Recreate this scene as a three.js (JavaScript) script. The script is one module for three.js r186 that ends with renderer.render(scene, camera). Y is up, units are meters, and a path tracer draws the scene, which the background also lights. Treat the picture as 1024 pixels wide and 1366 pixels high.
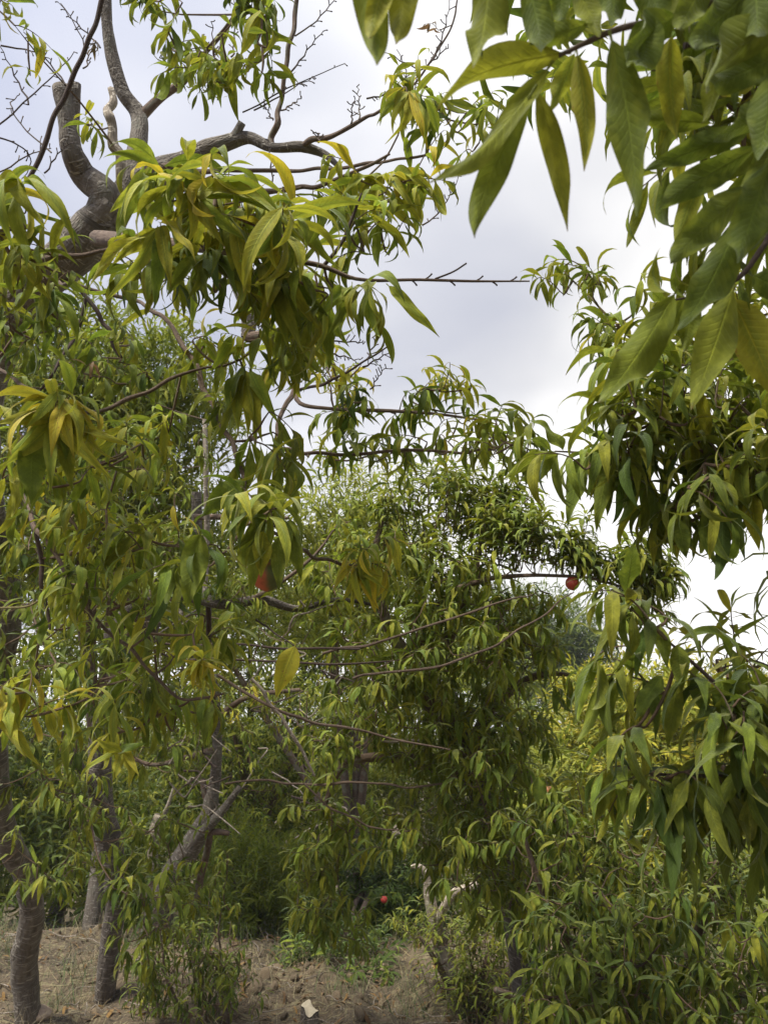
import * as THREE from 'three';

// ---------------------------------------------------------------- camera, sky, sun, exposure
const V = (x, y, z) => new THREE.Vector3(x, y, z);
const PITCH = THREE.MathUtils.degToRad(15), FPX = 1052, EYE = V(0, 1.6, 0);
const scene = new THREE.Scene();
const camera = new THREE.PerspectiveCamera(66, 767 / 1024, 0.05, 600);
camera.position.copy(EYE);
camera.rotation.set(PITCH, 0, 0);
camera.focus = 2.1;
camera.userData.fStop = 11;
scene.add(camera);
const renderer = new THREE.WebGLRenderer({ antialias: true });
renderer.setSize(767, 1024);
renderer.toneMapping = THREE.LinearToneMapping;
renderer.toneMappingExposure = 1.72;
renderer.shadowMap.enabled = true;
renderer.shadowMap.type = THREE.PCFSoftShadowMap;

// ---------------------------------------------------------------- seeded random and noise
function rng(seed) {
  let a = seed >>> 0;
  const f = () => { a = (a + 0x6d2b79f5) >>> 0; let t = a; t = Math.imul(t ^ (t >>> 15), t | 1); t ^= t + Math.imul(t ^ (t >>> 7), t | 61); return ((t ^ (t >>> 14)) >>> 0) / 4294967296; };
  f.r = (lo, hi) => lo + (hi - lo) * f();
  f.g = () => (f() + f() + f() - 1.5) / 1.5 * 1.7;
  return f;
}
const hash3 = (x, y, z) => { let h = Math.imul(x, 374761393) ^ Math.imul(y, 668265263) ^ Math.imul(z, 2147483647 - 1013); h = Math.imul(h ^ (h >>> 13), 1274126177); h = Math.imul(h ^ (h >>> 16), 2246822519); return ((h ^ (h >>> 15)) >>> 0) / 4294967296; };
const sm = t => t * t * (3 - 2 * t);
const clamp01 = t => t < 0 ? 0 : t > 1 ? 1 : t;
const step = (a, b, t) => sm(clamp01((t - a) / (b - a)));
const lerp = (a, b, t) => a + (b - a) * t;
function noise3(x, y, z) {
  const X = Math.floor(x), Y = Math.floor(y), Z = Math.floor(z), u = sm(x - X), v = sm(y - Y), w = sm(z - Z);
  const c = (i, j, k) => hash3(X + i, Y + j, Z + k);
  return lerp(lerp(lerp(c(0, 0, 0), c(1, 0, 0), u), lerp(c(0, 1, 0), c(1, 1, 0), u), v), lerp(lerp(c(0, 0, 1), c(1, 0, 1), u), lerp(c(0, 1, 1), c(1, 1, 1), u), v), w);
}
function fbm3(x, y, z, o = 4) { let s = 0, a = 0.5, n = 0; for (let i = 0; i < o; i++) { s += a * noise3(x, y, z); n += a; a *= 0.5; x = x * 2.03 + 17.1; y = y * 2.03 + 5.7; z = z * 2.03 + 9.3; } return s / n; }
function pnoise(x, y, px, py, s) {        // noise that repeats every px, py cells
  const X = Math.floor(x), Y = Math.floor(y), u = sm(x - X), v = sm(y - Y), c = (i, j) => hash3(((X + i) % px + px) % px, ((Y + j) % py + py) % py, s);
  return lerp(lerp(c(0, 0), c(1, 0), u), lerp(c(0, 1), c(1, 1), u), v);
}
function pfbm(u, v, fx, fy, s, o = 4) { let t = 0, a = 0.5, n = 0; for (let i = 0; i < o; i++) { t += a * pnoise(u * fx, v * fy, fx, fy, s + i * 31); n += a; a *= 0.55; fx *= 2; fy *= 2; } return t / n; }

// ---------------------------------------------------------------- sky: broken overcast, bluer where the cloud thins
const SUN = V(-0.36, 0.84, 0.36).normalize();
{
  const w = 1024, h = 512, d = new Float32Array(w * h * 4);
  for (let j = 0; j < h; j++) for (let i = 0; i < w; i++) {
    const el = ((j + 0.5) / h - 0.5) * Math.PI, az = ((i + 0.5) / w - 0.5) * 2 * Math.PI;
    const x = Math.cos(el) * Math.cos(az), y = Math.sin(el), z = Math.cos(el) * Math.sin(az);
    const q = 1 / (0.25 + Math.max(y, 0));                         // a flat cloud deck seen in perspective
    const warp = fbm3(x * 2.2 + 3, y * 2.2, z * 2.2 + 8, 3) - 0.5;
    const c1 = fbm3(x * q * 0.9 + 1.3 + warp, z * q * 0.9 + 4.2, 3.3 + warp, 5);
    const c2 = fbm3(x * q * 2.3 + 7.3 + warp * 1.6, z * q * 2.3 - 2.2, 8.8, 5);
    const wide = Math.pow(0.5 + 0.5 * Math.cos(az + 0.9), 2.2);               // thinner cloud to one side of the sky, thicker to the other
    let cover = clamp01(-0.04 + 1.0 * wide + (c1 - 0.5) * 1.5 + (c2 - 0.5) * 0.5 - 0.25 * step(0.3, 0.9, y) + 0.45 * (1 - step(0.0, 0.32, y)));
    cover = sm(cover);
    const body = 0.525 + 0.62 * (c1 - 0.42) + 0.42 * (c2 - 0.5) + 0.26 * (1 - step(0.0, 0.45, y));
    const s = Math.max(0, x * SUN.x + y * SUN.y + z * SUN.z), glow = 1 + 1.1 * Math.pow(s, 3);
    const thin = [0.27, 0.30, 0.415], k = (j * w + i) * 4;
    const cl = [body, body * 0.992, body * 0.988];
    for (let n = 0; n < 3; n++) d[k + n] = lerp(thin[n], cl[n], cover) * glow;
    d[k + 3] = 1;
  }
  const t = new THREE.DataTexture(d, w, h, THREE.RGBAFormat, THREE.FloatType);
  t.mapping = THREE.EquirectangularReflectionMapping; t.colorSpace = THREE.LinearSRGBColorSpace;
  t.minFilter = t.magFilter = THREE.LinearFilter; t.wrapS = THREE.RepeatWrapping; t.needsUpdate = true;
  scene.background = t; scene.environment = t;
}
const sun = new THREE.DirectionalLight(new THREE.Color().setRGB(1, 0.97, 0.88), 3.8);
sun.position.copy(SUN).multiplyScalar(40).add(V(0, 1, -6));
sun.target.position.set(0, 1, -6);
sun.castShadow = true; sun.shadow.radius = 30; sun.shadow.mapSize.set(2048, 2048);
Object.assign(sun.shadow.camera, { left: -16, right: 16, top: 16, bottom: -16, near: 1, far: 90 });
scene.add(sun, sun.target);

// ---------------------------------------------------------------- helpers
const CP = Math.cos(PITCH), SP = Math.sin(PITCH);
function at(px, py, d) { const x = (px - 512) / FPX * d, y = (683 - py) / FPX * d, z = -d; return V(EYE.x + x, EYE.y + y * CP - z * SP, EYE.z + y * SP + z * CP); }
function depthOf(p) { const y = p.y - EYE.y, z = p.z - EYE.z; return y * SP - z * CP; }
const pxw = (w, d) => w / FPX * d;                                  // pixels at a distance -> metres
function inFrame(p, m = 60) { const y = p.y - EYE.y, z = p.z - EYE.z, d = -(z * CP - y * SP), v = y * CP + z * SP; if (d < 0.15) return false; const X = 512 + p.x / d * FPX, Y = 683 - v / d * FPX; return X > -m && X < 1024 + m && Y > -m && Y < 1366 + m; }
const used = {};
function numbered(n) { const k = used[n] = (used[n] ?? -1) + 1; return k ? `${n}_${String(k).padStart(3, '0')}` : n; }
function tag(o, label, category, group) { o.userData.label = label; o.userData.category = category; if (group) o.userData.group = group; return o; }
function tex(w, h, fn, srgb) {
  const d = new Uint8Array(w * h * 4), o = [0, 0, 0];
  const enc = c => { c = clamp01(c); return srgb ? (c <= 0.0031308 ? c * 12.92 : 1.055 * Math.pow(c, 1 / 2.4) - 0.055) : c; };
  for (let j = 0; j < h; j++) for (let i = 0; i < w; i++) { fn((i + 0.5) / w, (j + 0.5) / h, o); const k = (j * w + i) * 4; for (let n = 0; n < 3; n++) d[k + n] = Math.round(enc(o[n]) * 255); d[k + 3] = 255; }
  const t = new THREE.DataTexture(d, w, h); t.colorSpace = srgb ? THREE.SRGBColorSpace : THREE.NoColorSpace;
  t.wrapS = t.wrapT = THREE.RepeatWrapping; t.magFilter = THREE.LinearFilter; t.minFilter = THREE.LinearMipmapLinearFilter; t.generateMipmaps = true; t.needsUpdate = true; return t;
}

// ---------------------------------------------------------------- materials
// leaf atlas: six columns: deep green, mid green, yellow green, yellow with rusty spots, olive, dry brown
const KINDS = 6;
const LEAFCOL = [[0.105, 0.148, 0.016], [0.178, 0.222, 0.021], [0.355, 0.375, 0.033], [0.56, 0.49, 0.040], [0.250, 0.278, 0.024], [0.27, 0.17, 0.08]];
function veins(u, v) {                                              // u, v in 0..1 across and along one blade
  const a = Math.abs(u - 0.5) * 2;
  const mid = Math.exp(-Math.pow(a / (0.055 * (1.15 - v)), 2));
  const ph = (v * 17 - a * 1.9 + (u > 0.5 ? 0.45 : 0)); const f = ph - Math.floor(ph);
  const side = Math.exp(-Math.pow(Math.min(f, 1 - f) / 0.10, 2)) * (1 - a * 0.75) * (1 - mid);
  return [mid, side, a];
}
const leafMap = tex(256 * KINDS, 512, (U, v, o) => {
  const c = Math.min(KINDS - 1, Math.floor(U * KINDS)), u = U * KINDS - c, [mid, side, a] = veins(u, v), base = LEAFCOL[c];
  const m1 = fbm3(u * 3 + c * 9, v * 9, 2.2 + c, 4), m2 = fbm3(u * 14 + c * 5, v * 40, 7.7, 3), m3 = fbm3(u * 30, v * 90, c * 3.1, 2);
  const L = 0.84 + 0.34 * (m1 - 0.5) * 2 * 0.6 + 0.22 * (m2 - 0.5) + 0.10 * (m3 - 0.5);
  const r = [base[0] * L, base[1] * L, base[2] * L];
  const mix = (q, t) => { for (let n = 0; n < 3; n++) r[n] = lerp(r[n], q[n], clamp01(t)); };
  const yellowing = c === 2 ? 0.75 : c === 1 ? 0.35 : c === 4 ? 0.45 : 0;
  mix([0.38, 0.40, 0.04], yellowing * step(0.52, 0.75, m1 + 0.16 * a - 0.1 * side));          // blotches between the veins
  if (c === 2 || c === 3) mix([0.16, 0.22, 0.03], (c === 2 ? 0.55 : 0.35) * step(0.5, 0.85, 1 - a + (m2 - 0.5) * 0.6) * (1 - mid) * step(0.3, 0.6, m1 + 0.2)); // green stays along the rib
  if (c === 3) mix([0.26, 0.09, 0.03], 0.8 * step(0.66, 0.74, m2) * step(0.45, 0.6, m1));
  if (c === 2) mix([0.22, 0.10, 0.03], 0.6 * step(0.72, 0.79, m2));
  if (c < 5) mix([r[0] * 1.5 + 0.05, r[1] * 1.45 + 0.06, r[2] * 1.5 + 0.02], 0.25 * mid);
  mix([r[0] * 1.22 + 0.01, r[1] * 1.2 + 0.012, r[2] * 1.1 + 0.003], 0.55 * side);
  if (c === 2 || c === 3 || c === 4) mix([0.20, 0.11, 0.04], 0.7 * step(0.93, 1.0, v + (m2 - 0.5) * 0.12));   // brown tips
  o[0] = r[0]; o[1] = r[1]; o[2] = r[2];
}, true);
const leafBump = tex(64 * KINDS, 256, (U, v, o) => { const c = Math.min(KINDS - 1, Math.floor(U * KINDS)), u = U * KINDS - c, [mid, side] = veins(u, v); const m = fbm3(u * 7 + c * 3, v * 24, 4, 3); o[0] = o[1] = o[2] = clamp01(0.55 + 0.35 * (m - 0.5) - 0.30 * side - 0.45 * mid); }, false);
const TRANS = 0.5;
const leafThrough = tex(64 * KINDS, 256, (U, v, o) => { const c = Math.min(KINDS - 1, Math.floor(U * KINDS)), [mid, side] = veins(U * KINDS - c, v); o[0] = o[1] = o[2] = clamp01(1 - 0.85 * mid - 0.3 * side); }, false);
const leafMat = (tint, name) => { const m = new THREE.MeshPhysicalMaterial({ map: leafMap, bumpMap: leafBump, bumpScale: 0.0016, roughness: 0.97, transmission: TRANS, transmissionMap: leafThrough, thickness: 0, clearcoat: 0.07, clearcoatRoughness: 0.45, specularIntensity: 0.35, side: THREE.DoubleSide }); m.color.setRGB(...tint); m.name = name; return m; };
const TINTS = [[1, 1, 1], [0.80, 0.86, 0.84], [1.16, 1.06, 0.90], [0.92, 1.05, 1.0], [1.05, 0.95, 0.80], [0.70, 0.78, 0.80]];
const LEAVES = TINTS.map((t, i) => leafMat(t, 'leaf_' + i));
const FOLIAGE = leafMat([1, 1, 1], 'foliage'); FOLIAGE.vertexColors = true;
const FARLEAF = leafMat([1, 1, 1], 'far_foliage');

function barkTex(base, pale, dark, seed, rings) {
  return tex(512, 512, (u, v, o) => {
    const n1 = pfbm(u, v, 3, 4, seed, 4), n2 = pfbm(u, v, 24, 8, seed + 5, 4), n3 = pfbm(u, v, 60, 60, seed + 9, 2), lent = pfbm(u, v, 8, 60, seed + 12, 2);
    let t = 0.62 * n2 + 0.25 * n3 + 0.25 * (n1 - 0.5);
    const li = rings * step(0.66, 0.76, lent);
    const moss = step(0.62, 0.74, n1);
    for (let n = 0; n < 3; n++) { let c = t < 0.5 ? lerp(dark[n], base[n], t * 2) : lerp(base[n], pale[n], t * 2 - 1); c = lerp(c, pale[n] * 1.15, li * 0.7); o[n] = lerp(c, [0.20, 0.20, 0.15][n], moss * 0.45); }
  }, true);
}
const barkBump = tex(512, 512, (u, v, o) => { const n2 = pfbm(u, v, 24, 8, 46, 4), n3 = pfbm(u, v, 50, 50, 50, 2), lent = step(0.66, 0.76, pfbm(u, v, 8, 60, 53, 2)), cr = Math.abs(pfbm(u, v, 12, 5, 77, 4) - 0.5) * 2; o[0] = o[1] = o[2] = clamp01(0.5 * n2 + 0.2 * n3 + 0.25 * lent + 0.3 * Math.min(1, cr * 3)); }, false);
const woodMat = (map, bump, tint = [1, 1, 1]) => { const m = new THREE.MeshStandardMaterial({ map, bumpMap: barkBump, bumpScale: bump, roughness: 0.88 }); m.color.setRGB(...tint); return m; };
const barkA = barkTex([0.19, 0.16, 0.125], [0.42, 0.38, 0.32], [0.055, 0.042, 0.032], 41, 1);
const barkB = barkTex([0.115, 0.075, 0.05], [0.20, 0.15, 0.11], [0.05, 0.03, 0.022], 91, 0.6);
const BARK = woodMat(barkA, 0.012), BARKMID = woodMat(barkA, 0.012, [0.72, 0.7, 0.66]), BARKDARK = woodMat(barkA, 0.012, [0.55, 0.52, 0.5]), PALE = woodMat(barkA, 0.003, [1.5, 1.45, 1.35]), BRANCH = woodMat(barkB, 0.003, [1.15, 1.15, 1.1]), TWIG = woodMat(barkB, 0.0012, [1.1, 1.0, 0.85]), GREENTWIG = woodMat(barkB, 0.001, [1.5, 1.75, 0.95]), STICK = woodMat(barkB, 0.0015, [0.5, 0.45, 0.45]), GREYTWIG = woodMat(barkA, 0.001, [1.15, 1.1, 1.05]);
const CUT = (() => { const m = new THREE.MeshStandardMaterial({ roughness: 0.8, map: tex(256, 256, (u, v, o) => { const r = Math.hypot(u - 0.5, v - 0.5), g = 0.5 + 0.5 * Math.sin(r * 120 + 4 * pfbm(u, v, 4, 4, 8, 3)), n = pfbm(u, v, 20, 20, 3, 3); const L = 0.8 + 0.12 * g + 0.25 * (n - 0.5); o[0] = 0.56 * L; o[1] = 0.47 * L; o[2] = 0.32 * L; }, true) }); return m; })();

// ---------------------------------------------------------------- leaf shapes: unit long along +z, upper face +y, drooping towards -y
function leafGeometry(seg, acr, p, col) {
  const pos = [], uv = [], idx = []; let y = 0, z = 0, x = 0;
  const n = acr + 1;
  for (let i = 0; i <= seg; i++) {
    const s = i / seg, t = clamp01((s - 0.06) / 0.94);
    const th = p.curl * (0.25 * s + 0.75 * Math.pow(s, 1.9)) + p.lift * (1 - s) * -0.5;
    if (i) { const ds = 1 / seg; y -= Math.sin(th) * ds; z += Math.cos(th) * ds; x += p.sickle * (s * 2 - 0.4) * ds; }
    let w = s < 0.05 ? 0.008 : 0.5 * p.w * Math.pow(Math.sin(Math.PI * Math.min(1, Math.pow(t, 0.72))), 0.95) * (1 - 0.28 * t * t);
    if (i === seg) w = 0.002; w = Math.max(w, 0.006 * (1 - 0.6 * s));
    const tw = p.twist * s, cu = Math.cos(th), su = Math.sin(th);
    for (let k = 0; k < n; k++) {
      const u = k / acr * 2 - 1, a = Math.abs(u);
      const fold = p.fold * (1 - 0.3 * s);
      let lx = u * w * Math.cos(fold * 0.9), ln = a * w * Math.sin(fold) - 0.35 * p.fold * a * a * w;
      ln += p.wave * Math.sin(s * p.freq + p.ph + (u > 0 ? 1.3 : 0)) * a * a * Math.min(1, w * 9) * 0.1;
      const rx = lx * Math.cos(tw) - ln * Math.sin(tw), rn = lx * Math.sin(tw) + ln * Math.cos(tw);
      pos.push(x + rx, y + rn * cu, z + rn * su);
      uv.push((col + 0.03 + 0.94 * (k / acr)) / KINDS, s);
    }
  }
  for (let i = 0; i < seg; i++) for (let k = 0; k < acr; k++) { const a = i * n + k, b = a + 1, c = a + n, d = c + 1; idx.push(a, b, d, a, d, c); }
  const g = new THREE.BufferGeometry(); g.setAttribute('position', new THREE.Float32BufferAttribute(pos, 3)); g.setAttribute('uv', new THREE.Float32BufferAttribute(uv, 2)); g.setIndex(idx); g.computeVertexNormals(); return g;
}
const shapeRnd = rng(77), NSHAPE = 16, SHAPES = [];
for (let i = 0; i < NSHAPE; i++) SHAPES.push({ curl: 0.45 + 1.75 * (i / (NSHAPE - 1)) + shapeRnd.r(-0.1, 0.1), lift: shapeRnd.r(0, 0.7), w: shapeRnd.r(0.165, 0.225), twist: shapeRnd.r(-0.4, 0.4) * (i % 3 ? 0.7 : 1.5), fold: shapeRnd.r(0.15, 0.7), wave: shapeRnd.r(0.1, 0.6), freq: shapeRnd.r(6, 12), ph: shapeRnd.r(0, 6), sickle: shapeRnd.r(-0.13, 0.13) });
const LOD = [[12, 4], [7, 2], [4, 2]];
const geoCache = {};
const leafGeo = (lod, shape, kind) => geoCache[`${lod}_${shape}_${kind}`] ??= leafGeometry(...LOD[lod], SHAPES[shape], kind);

// ---------------------------------------------------------------- collecting many small pieces into one geometry
class Bin {
  constructor() { this.items = []; this.nv = 0; this.ni = 0; }
  add(g, m, tint) { this.items.push([g, m, tint]); this.nv += g.attributes.position.count; this.ni += g.index.count; }
  build(colored) {
    const P = new Float32Array(this.nv * 3), N = new Float32Array(this.nv * 3), U = new Float32Array(this.nv * 2), C = colored ? new Float32Array(this.nv * 3) : null, I = new Uint32Array(this.ni);
    let v = 0, k = 0; const nm = new THREE.Matrix3();
    for (const [g, m, tint] of this.items) {
      const p = g.attributes.position.array, n = g.attributes.normal.array, u = g.attributes.uv.array, ix = g.index.array, c = g.attributes.position.count, e = m ? m.elements : null, b = m ? nm.getNormalMatrix(m).elements : null;
      for (let i = 0; i < c; i++) {
        const x = p[i * 3], y = p[i * 3 + 1], z = p[i * 3 + 2], a = n[i * 3], d = n[i * 3 + 1], f = n[i * 3 + 2], o = (v + i) * 3;
        if (e) {
          P[o] = e[0] * x + e[4] * y + e[8] * z + e[12]; P[o + 1] = e[1] * x + e[5] * y + e[9] * z + e[13]; P[o + 2] = e[2] * x + e[6] * y + e[10] * z + e[14];
          let X = b[0] * a + b[3] * d + b[6] * f, Y = b[1] * a + b[4] * d + b[7] * f, Z = b[2] * a + b[5] * d + b[8] * f; const l = Math.hypot(X, Y, Z) || 1; N[o] = X / l; N[o + 1] = Y / l; N[o + 2] = Z / l;
        } else { P[o] = x; P[o + 1] = y; P[o + 2] = z; N[o] = a; N[o + 1] = d; N[o + 2] = f; }
        U[(v + i) * 2] = u[i * 2]; U[(v + i) * 2 + 1] = u[i * 2 + 1];
        if (C) { C[o] = tint[0]; C[o + 1] = tint[1]; C[o + 2] = tint[2]; }
      }
      for (let i = 0; i < ix.length; i++) I[k++] = ix[i] + v;
      v += c;
    }
    const g = new THREE.BufferGeometry(); g.setAttribute('position', new THREE.BufferAttribute(P, 3)); g.setAttribute('normal', new THREE.BufferAttribute(N, 3)); g.setAttribute('uv', new THREE.BufferAttribute(U, 2)); if (C) g.setAttribute('color', new THREE.BufferAttribute(C, 3)); g.setIndex(new THREE.BufferAttribute(I, 1)); return g;
  }
}

// ---------------------------------------------------------------- wood: a bent tapering tube with bumps; pts are [Vector3, radius]
function tube(pts, off, { sides = 8, per = 4, bump = 0, seed = 1, cap = true } = {}) {
  const P = pts.map(p => p[0]), n = pts.length, N = Math.max(2, (n - 1) * per), curve = new THREE.CatmullRomCurve3(P, false, 'centripetal');
  const pos = [], uv = [], idx = []; let T = null, nx = null, len = 0, last = null; const ny = V(0, 0, 0), q = V(0, 0, 0);
  for (let i = 0; i <= N; i++) {
    const t = i / N, p = curve.getPoint(t), tn = curve.getTangent(t), f = t * (n - 1), a = Math.min(n - 2, Math.floor(f)), r = lerp(pts[a][1], pts[a + 1][1], f - a);
    if (!nx) { nx = Math.abs(tn.y) < 0.9 ? V(0, 1, 0) : V(1, 0, 0); }
    nx = nx.clone().addScaledVector(tn, -nx.dot(tn)).normalize(); ny.crossVectors(tn, nx);
    if (last) len += last.distanceTo(p); last = p;
    for (let k = 0; k <= sides; k++) {
      const an = k / sides * Math.PI * 2, c = Math.cos(an), s = Math.sin(an);
      let rr = r; if (bump) { const w = 0.16 / Math.max(r, 0.02); rr *= 1 + bump * ((fbm3(p.x * 9 + c * 0.9 + seed, p.y * 9 + s * 0.9, p.z * 9, 3) - 0.5) * 2 + 0.5 * (noise3(c * 2.2 + seed * 3, s * 2.2, len * 5) - 0.5)); }
      q.copy(p).addScaledVector(nx, c * rr).addScaledVector(ny, s * rr).sub(off); pos.push(q.x, q.y, q.z); uv.push(k / sides * Math.max(1, Math.round(r * 6.283 / 0.3)) * 1.0, len / 0.35);
    }
  }
  for (let i = 0; i < N; i++) for (let k = 0; k < sides; k++) { const a = i * (sides + 1) + k, b = a + 1, c = a + sides + 1, d = c + 1; idx.push(a, b, d, a, d, c); }
  if (cap) { const e = P[n - 1].clone().sub(off), base = N * (sides + 1); pos.push(e.x, e.y, e.z); uv.push(0.5, len / 0.35); const m = pos.length / 3 - 1; for (let k = 0; k < sides; k++) idx.push(base + k, base + k + 1, m); }
  const g = new THREE.BufferGeometry(); g.setAttribute('position', new THREE.Float32BufferAttribute(pos, 3)); g.setAttribute('uv', new THREE.Float32BufferAttribute(uv, 2)); g.setIndex(idx); g.computeVertexNormals();
  g.userData = {}; return g;
}
const _m = new THREE.Matrix4(), _x = V(0, 0, 0);
function leafFrame(p, dir, up, L) {                                 // a leaf matrix: +z along dir, +y as near up as can be
  const z = dir.clone().normalize(); const y = up.clone().addScaledVector(z, -up.dot(z)); if (y.lengthSq() < 1e-4) y.set(0.3, 0.1, 0.9).addScaledVector(z, -V(0.3, 0.1, 0.9).dot(z)); y.normalize();
  const x = V(0, 0, 0).crossVectors(y, z); return new THREE.Matrix4().makeBasis(x.multiplyScalar(L), y.multiplyScalar(L), z.multiplyScalar(L)).setPosition(p);
}
const G = V(0, -1, 0), UP = V(0, 1, 0);

// ---------------------------------------------------------------- a tree: wood you list, shoots that grow on it, leaves on the shoots
class Tree {
  constructor(name, base, seed, label, category, group) { this.o = new THREE.Group(); this.o.name = numbered(name); this.base = base; this.o.position.copy(base); tag(this.o, label, category, group); scene.add(this.o); this.rnd = rng(seed); this.wood = []; this.shoots = []; this.seed = seed; this.hero = []; }
  mesh(name, g, m, parent = this.o) { const o = new THREE.Mesh(g, m); o.name = name; o.castShadow = o.receiveShadow = true; parent.add(o); return o; }
  // pts: [px, py, distance, width in px]
  limb(name, pts, m = BRANCH, opt = {}) {
    const q = pts.map(([x, y, d, w]) => [at(x, y, d), pxw(w, d) / 2]);
    return this.limbW(name, q, m, opt);
  }
  limbW(name, q, m = BRANCH, opt = {}) {
    if (q[0][1] < 0.014) { const R = this.rnd, k = []; q.forEach((a, i) => { k.push(a); if (i < q.length - 1) { const b = q[i + 1], l = a[0].distanceTo(b[0]), n = l > 0.12 ? 3 : l > 0.06 ? 2 : 1; for (let j = 1; j < n; j++) { const r = lerp(a[1], b[1], j / n), o = l * 0.018 + r * 0.9; k.push([a[0].clone().lerp(b[0], j / n).add(V(R.r(-o, o), R.r(-o, o), R.r(-o, o))), r * R.r(0.92, 1.22)]); } } }); q = k; }
    const r0 = q[0][1], sides = opt.sides ?? (r0 > 0.04 ? 18 : r0 > 0.012 ? 10 : 6);
    const o = this.mesh(name, tube(q, this.base, { sides, per: opt.per ?? (r0 > 0.04 ? 8 : 5), bump: opt.bump ?? (r0 > 0.04 ? 0.16 : 0.14), seed: this.seed + this.wood.length }), m, opt.parent);
    const c = new THREE.CatmullRomCurve3(q.map(a => a[0]), false, 'centripetal'), n = Math.max(4, Math.ceil(c.getLength() / 0.05));
    if (!opt.nogrow) for (let i = 0; i <= n; i++) this.wood.push(c.getPoint(i / n));
    return o;
  }
  near(p) { let b = null, bd = 1e9; for (const w of this.wood) { const d = w.distanceToSquared(p) * (0.55 + 0.9 * this.rnd()); if (d < bd) { bd = d; b = w; } } return b; }
  // one shoot from p0 to p1 (Vector3) with n leaves of length L
  shoot(p0, p1, n, L, o = {}) {
    const R = this.rnd, len = p0.distanceTo(p1), arch = (o.arch ?? 0.12) * len, path = [];
    const bend = V(R.r(-1, 1), R.r(-0.3, 1), R.r(-1, 1)).multiplyScalar(len * 0.08);
    for (let i = 0; i <= 4; i++) { const t = i / 4; const p = p0.clone().lerp(p1, t); p.y += arch * 4 * t * (1 - t); p.addScaledVector(bend, Math.sin(t * Math.PI)); path.push(p); }
    const full = [], rb = o.r ?? Math.min(0.0035, 0.0013 + len * 0.006);
    if (o.link !== false) { const w = this.near(p0); if (w && w.distanceTo(p0) > 0.02) { const m = w.clone().lerp(p0, 0.5); m.y += -0.06 * w.distanceTo(p0); m.add(V(R.r(-1, 1), R.r(-1, 1), R.r(-1, 1)).multiplyScalar(0.05 * w.distanceTo(p0))); full.push([w, rb * 1.25 + 0.004 * Math.min(1, w.distanceTo(p0))], [m, rb * 1.15 + 0.001]); } }
    path.forEach((p, i) => full.push([p, rb * (1 - 0.16 * i)]));
    for (let i = 0; i < full.length - 1; i++) { const n2 = Math.max(1, Math.ceil(full[i][0].distanceTo(full[i + 1][0]) / 0.06)); for (let k = 0; k < n2; k++) this.wood.push(full[i][0].clone().lerp(full[i + 1][0], k / n2)); }
    const c = new THREE.CatmullRomCurve3(path, false, 'centripetal'), S = { full, leaves: [], mat: o.mat ?? TWIG };
    let phi = R() * 6.28; const kinds = o.kinds ?? [0, 1, 2], droop = o.droop ?? 0.35, curl = o.curl ?? [0, 1];
    for (let i = 0; i < n; i++) {
      const f = n > 1 ? i / (n - 1) : 1, t = lerp(o.from ?? 0.1, 1, Math.pow(f, 0.85)), p = c.getPoint(t), tn = c.getTangent(t);
      phi += 2.4 + R.r(-0.4, 0.4);
      const a0 = Math.abs(tn.y) < 0.95 ? UP : V(1, 0, 0), e1 = a0.clone().addScaledVector(tn, -a0.dot(tn)).normalize(), e2 = V(0, 0, 0).crossVectors(tn, e1);
      const tip = step(0.78, 1, f), ang = lerp(R.r(0.85, 1.35), R.r(0.15, 0.75), tip);
      const dir = tn.clone().multiplyScalar(Math.cos(ang)).addScaledVector(e1, Math.cos(phi) * Math.sin(ang)).addScaledVector(e2, Math.sin(phi) * Math.sin(ang));
      dir.addScaledVector(G, droop * R.r(0.5, 1.4)).normalize();
      const up = UP.clone().addScaledVector(e1, 0.15 * R.g()).addScaledVector(e2, 0.3 * R.g()).addScaledVector(V(R.g(), R.g(), R.g()), 0.22 + (o.messy ?? 0)).normalize();
      if (dir.y < -0.8) up.add(V(R.g(), 0.2, 0.9 * R.g()));
      const l = L * R.r(0.72, 1.12) * lerp(1, 0.62, tip * (o.tipsmall ?? 1)) * (f < 0.12 ? 0.8 : 1);
      S.leaves.push({ p, m: leafFrame(p, dir, up, l), L: l, kind: kinds[Math.floor(R() * kinds.length)], shape: Math.min(NSHAPE - 1, Math.floor(lerp(curl[0], curl[1], R()) * NSHAPE)), tint: Math.floor(R() * TINTS.length), lum: R.r(0.82, 1.15) });
    }
    this.shoots.push(S); return S;
  }
  // many shoots in an ellipse seen at cx, cy (px), at distance d +- dd
  clump(cx, cy, rx, ry, d, dd, n, L, o = {}) {
    const R = this.rnd, pts = [];
    for (let i = 0; i < n; i++) { let x, y; do { x = R.r(-1, 1); y = R.r(-1, 1); } while (x * x + y * y > 1); pts.push(at(cx + x * rx, cy + y * ry, d + R.r(-dd, dd))); }
    if (o.snap) for (const p of pts) { const q = this.near(p); if (q) p.lerp(q, o.snap * R.r(0.7, 1.1)); }
    const w = pts.map(p => [p, this.near(p)?.distanceToSquared(p) ?? 0]).sort((a, b) => a[1] - b[1]);
    const pref = V(...(o.dir ?? [0, 0.25, 0.1]));
    for (const [p] of w) {
      const len = R.r(...(o.len ?? [0.05, 0.12])), dir = pref.clone().add(V(R.g(), R.g() * 0.7, R.g()).multiplyScalar(o.spread ?? 0.8)).normalize();
      const q = p.clone().addScaledVector(dir, len), nl = Math.round(R.r(...(o.n ?? [7, 12])));
      this.shoot(p, q, nl, L * R.r(0.85, 1.1), o);
    }
  }
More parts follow.
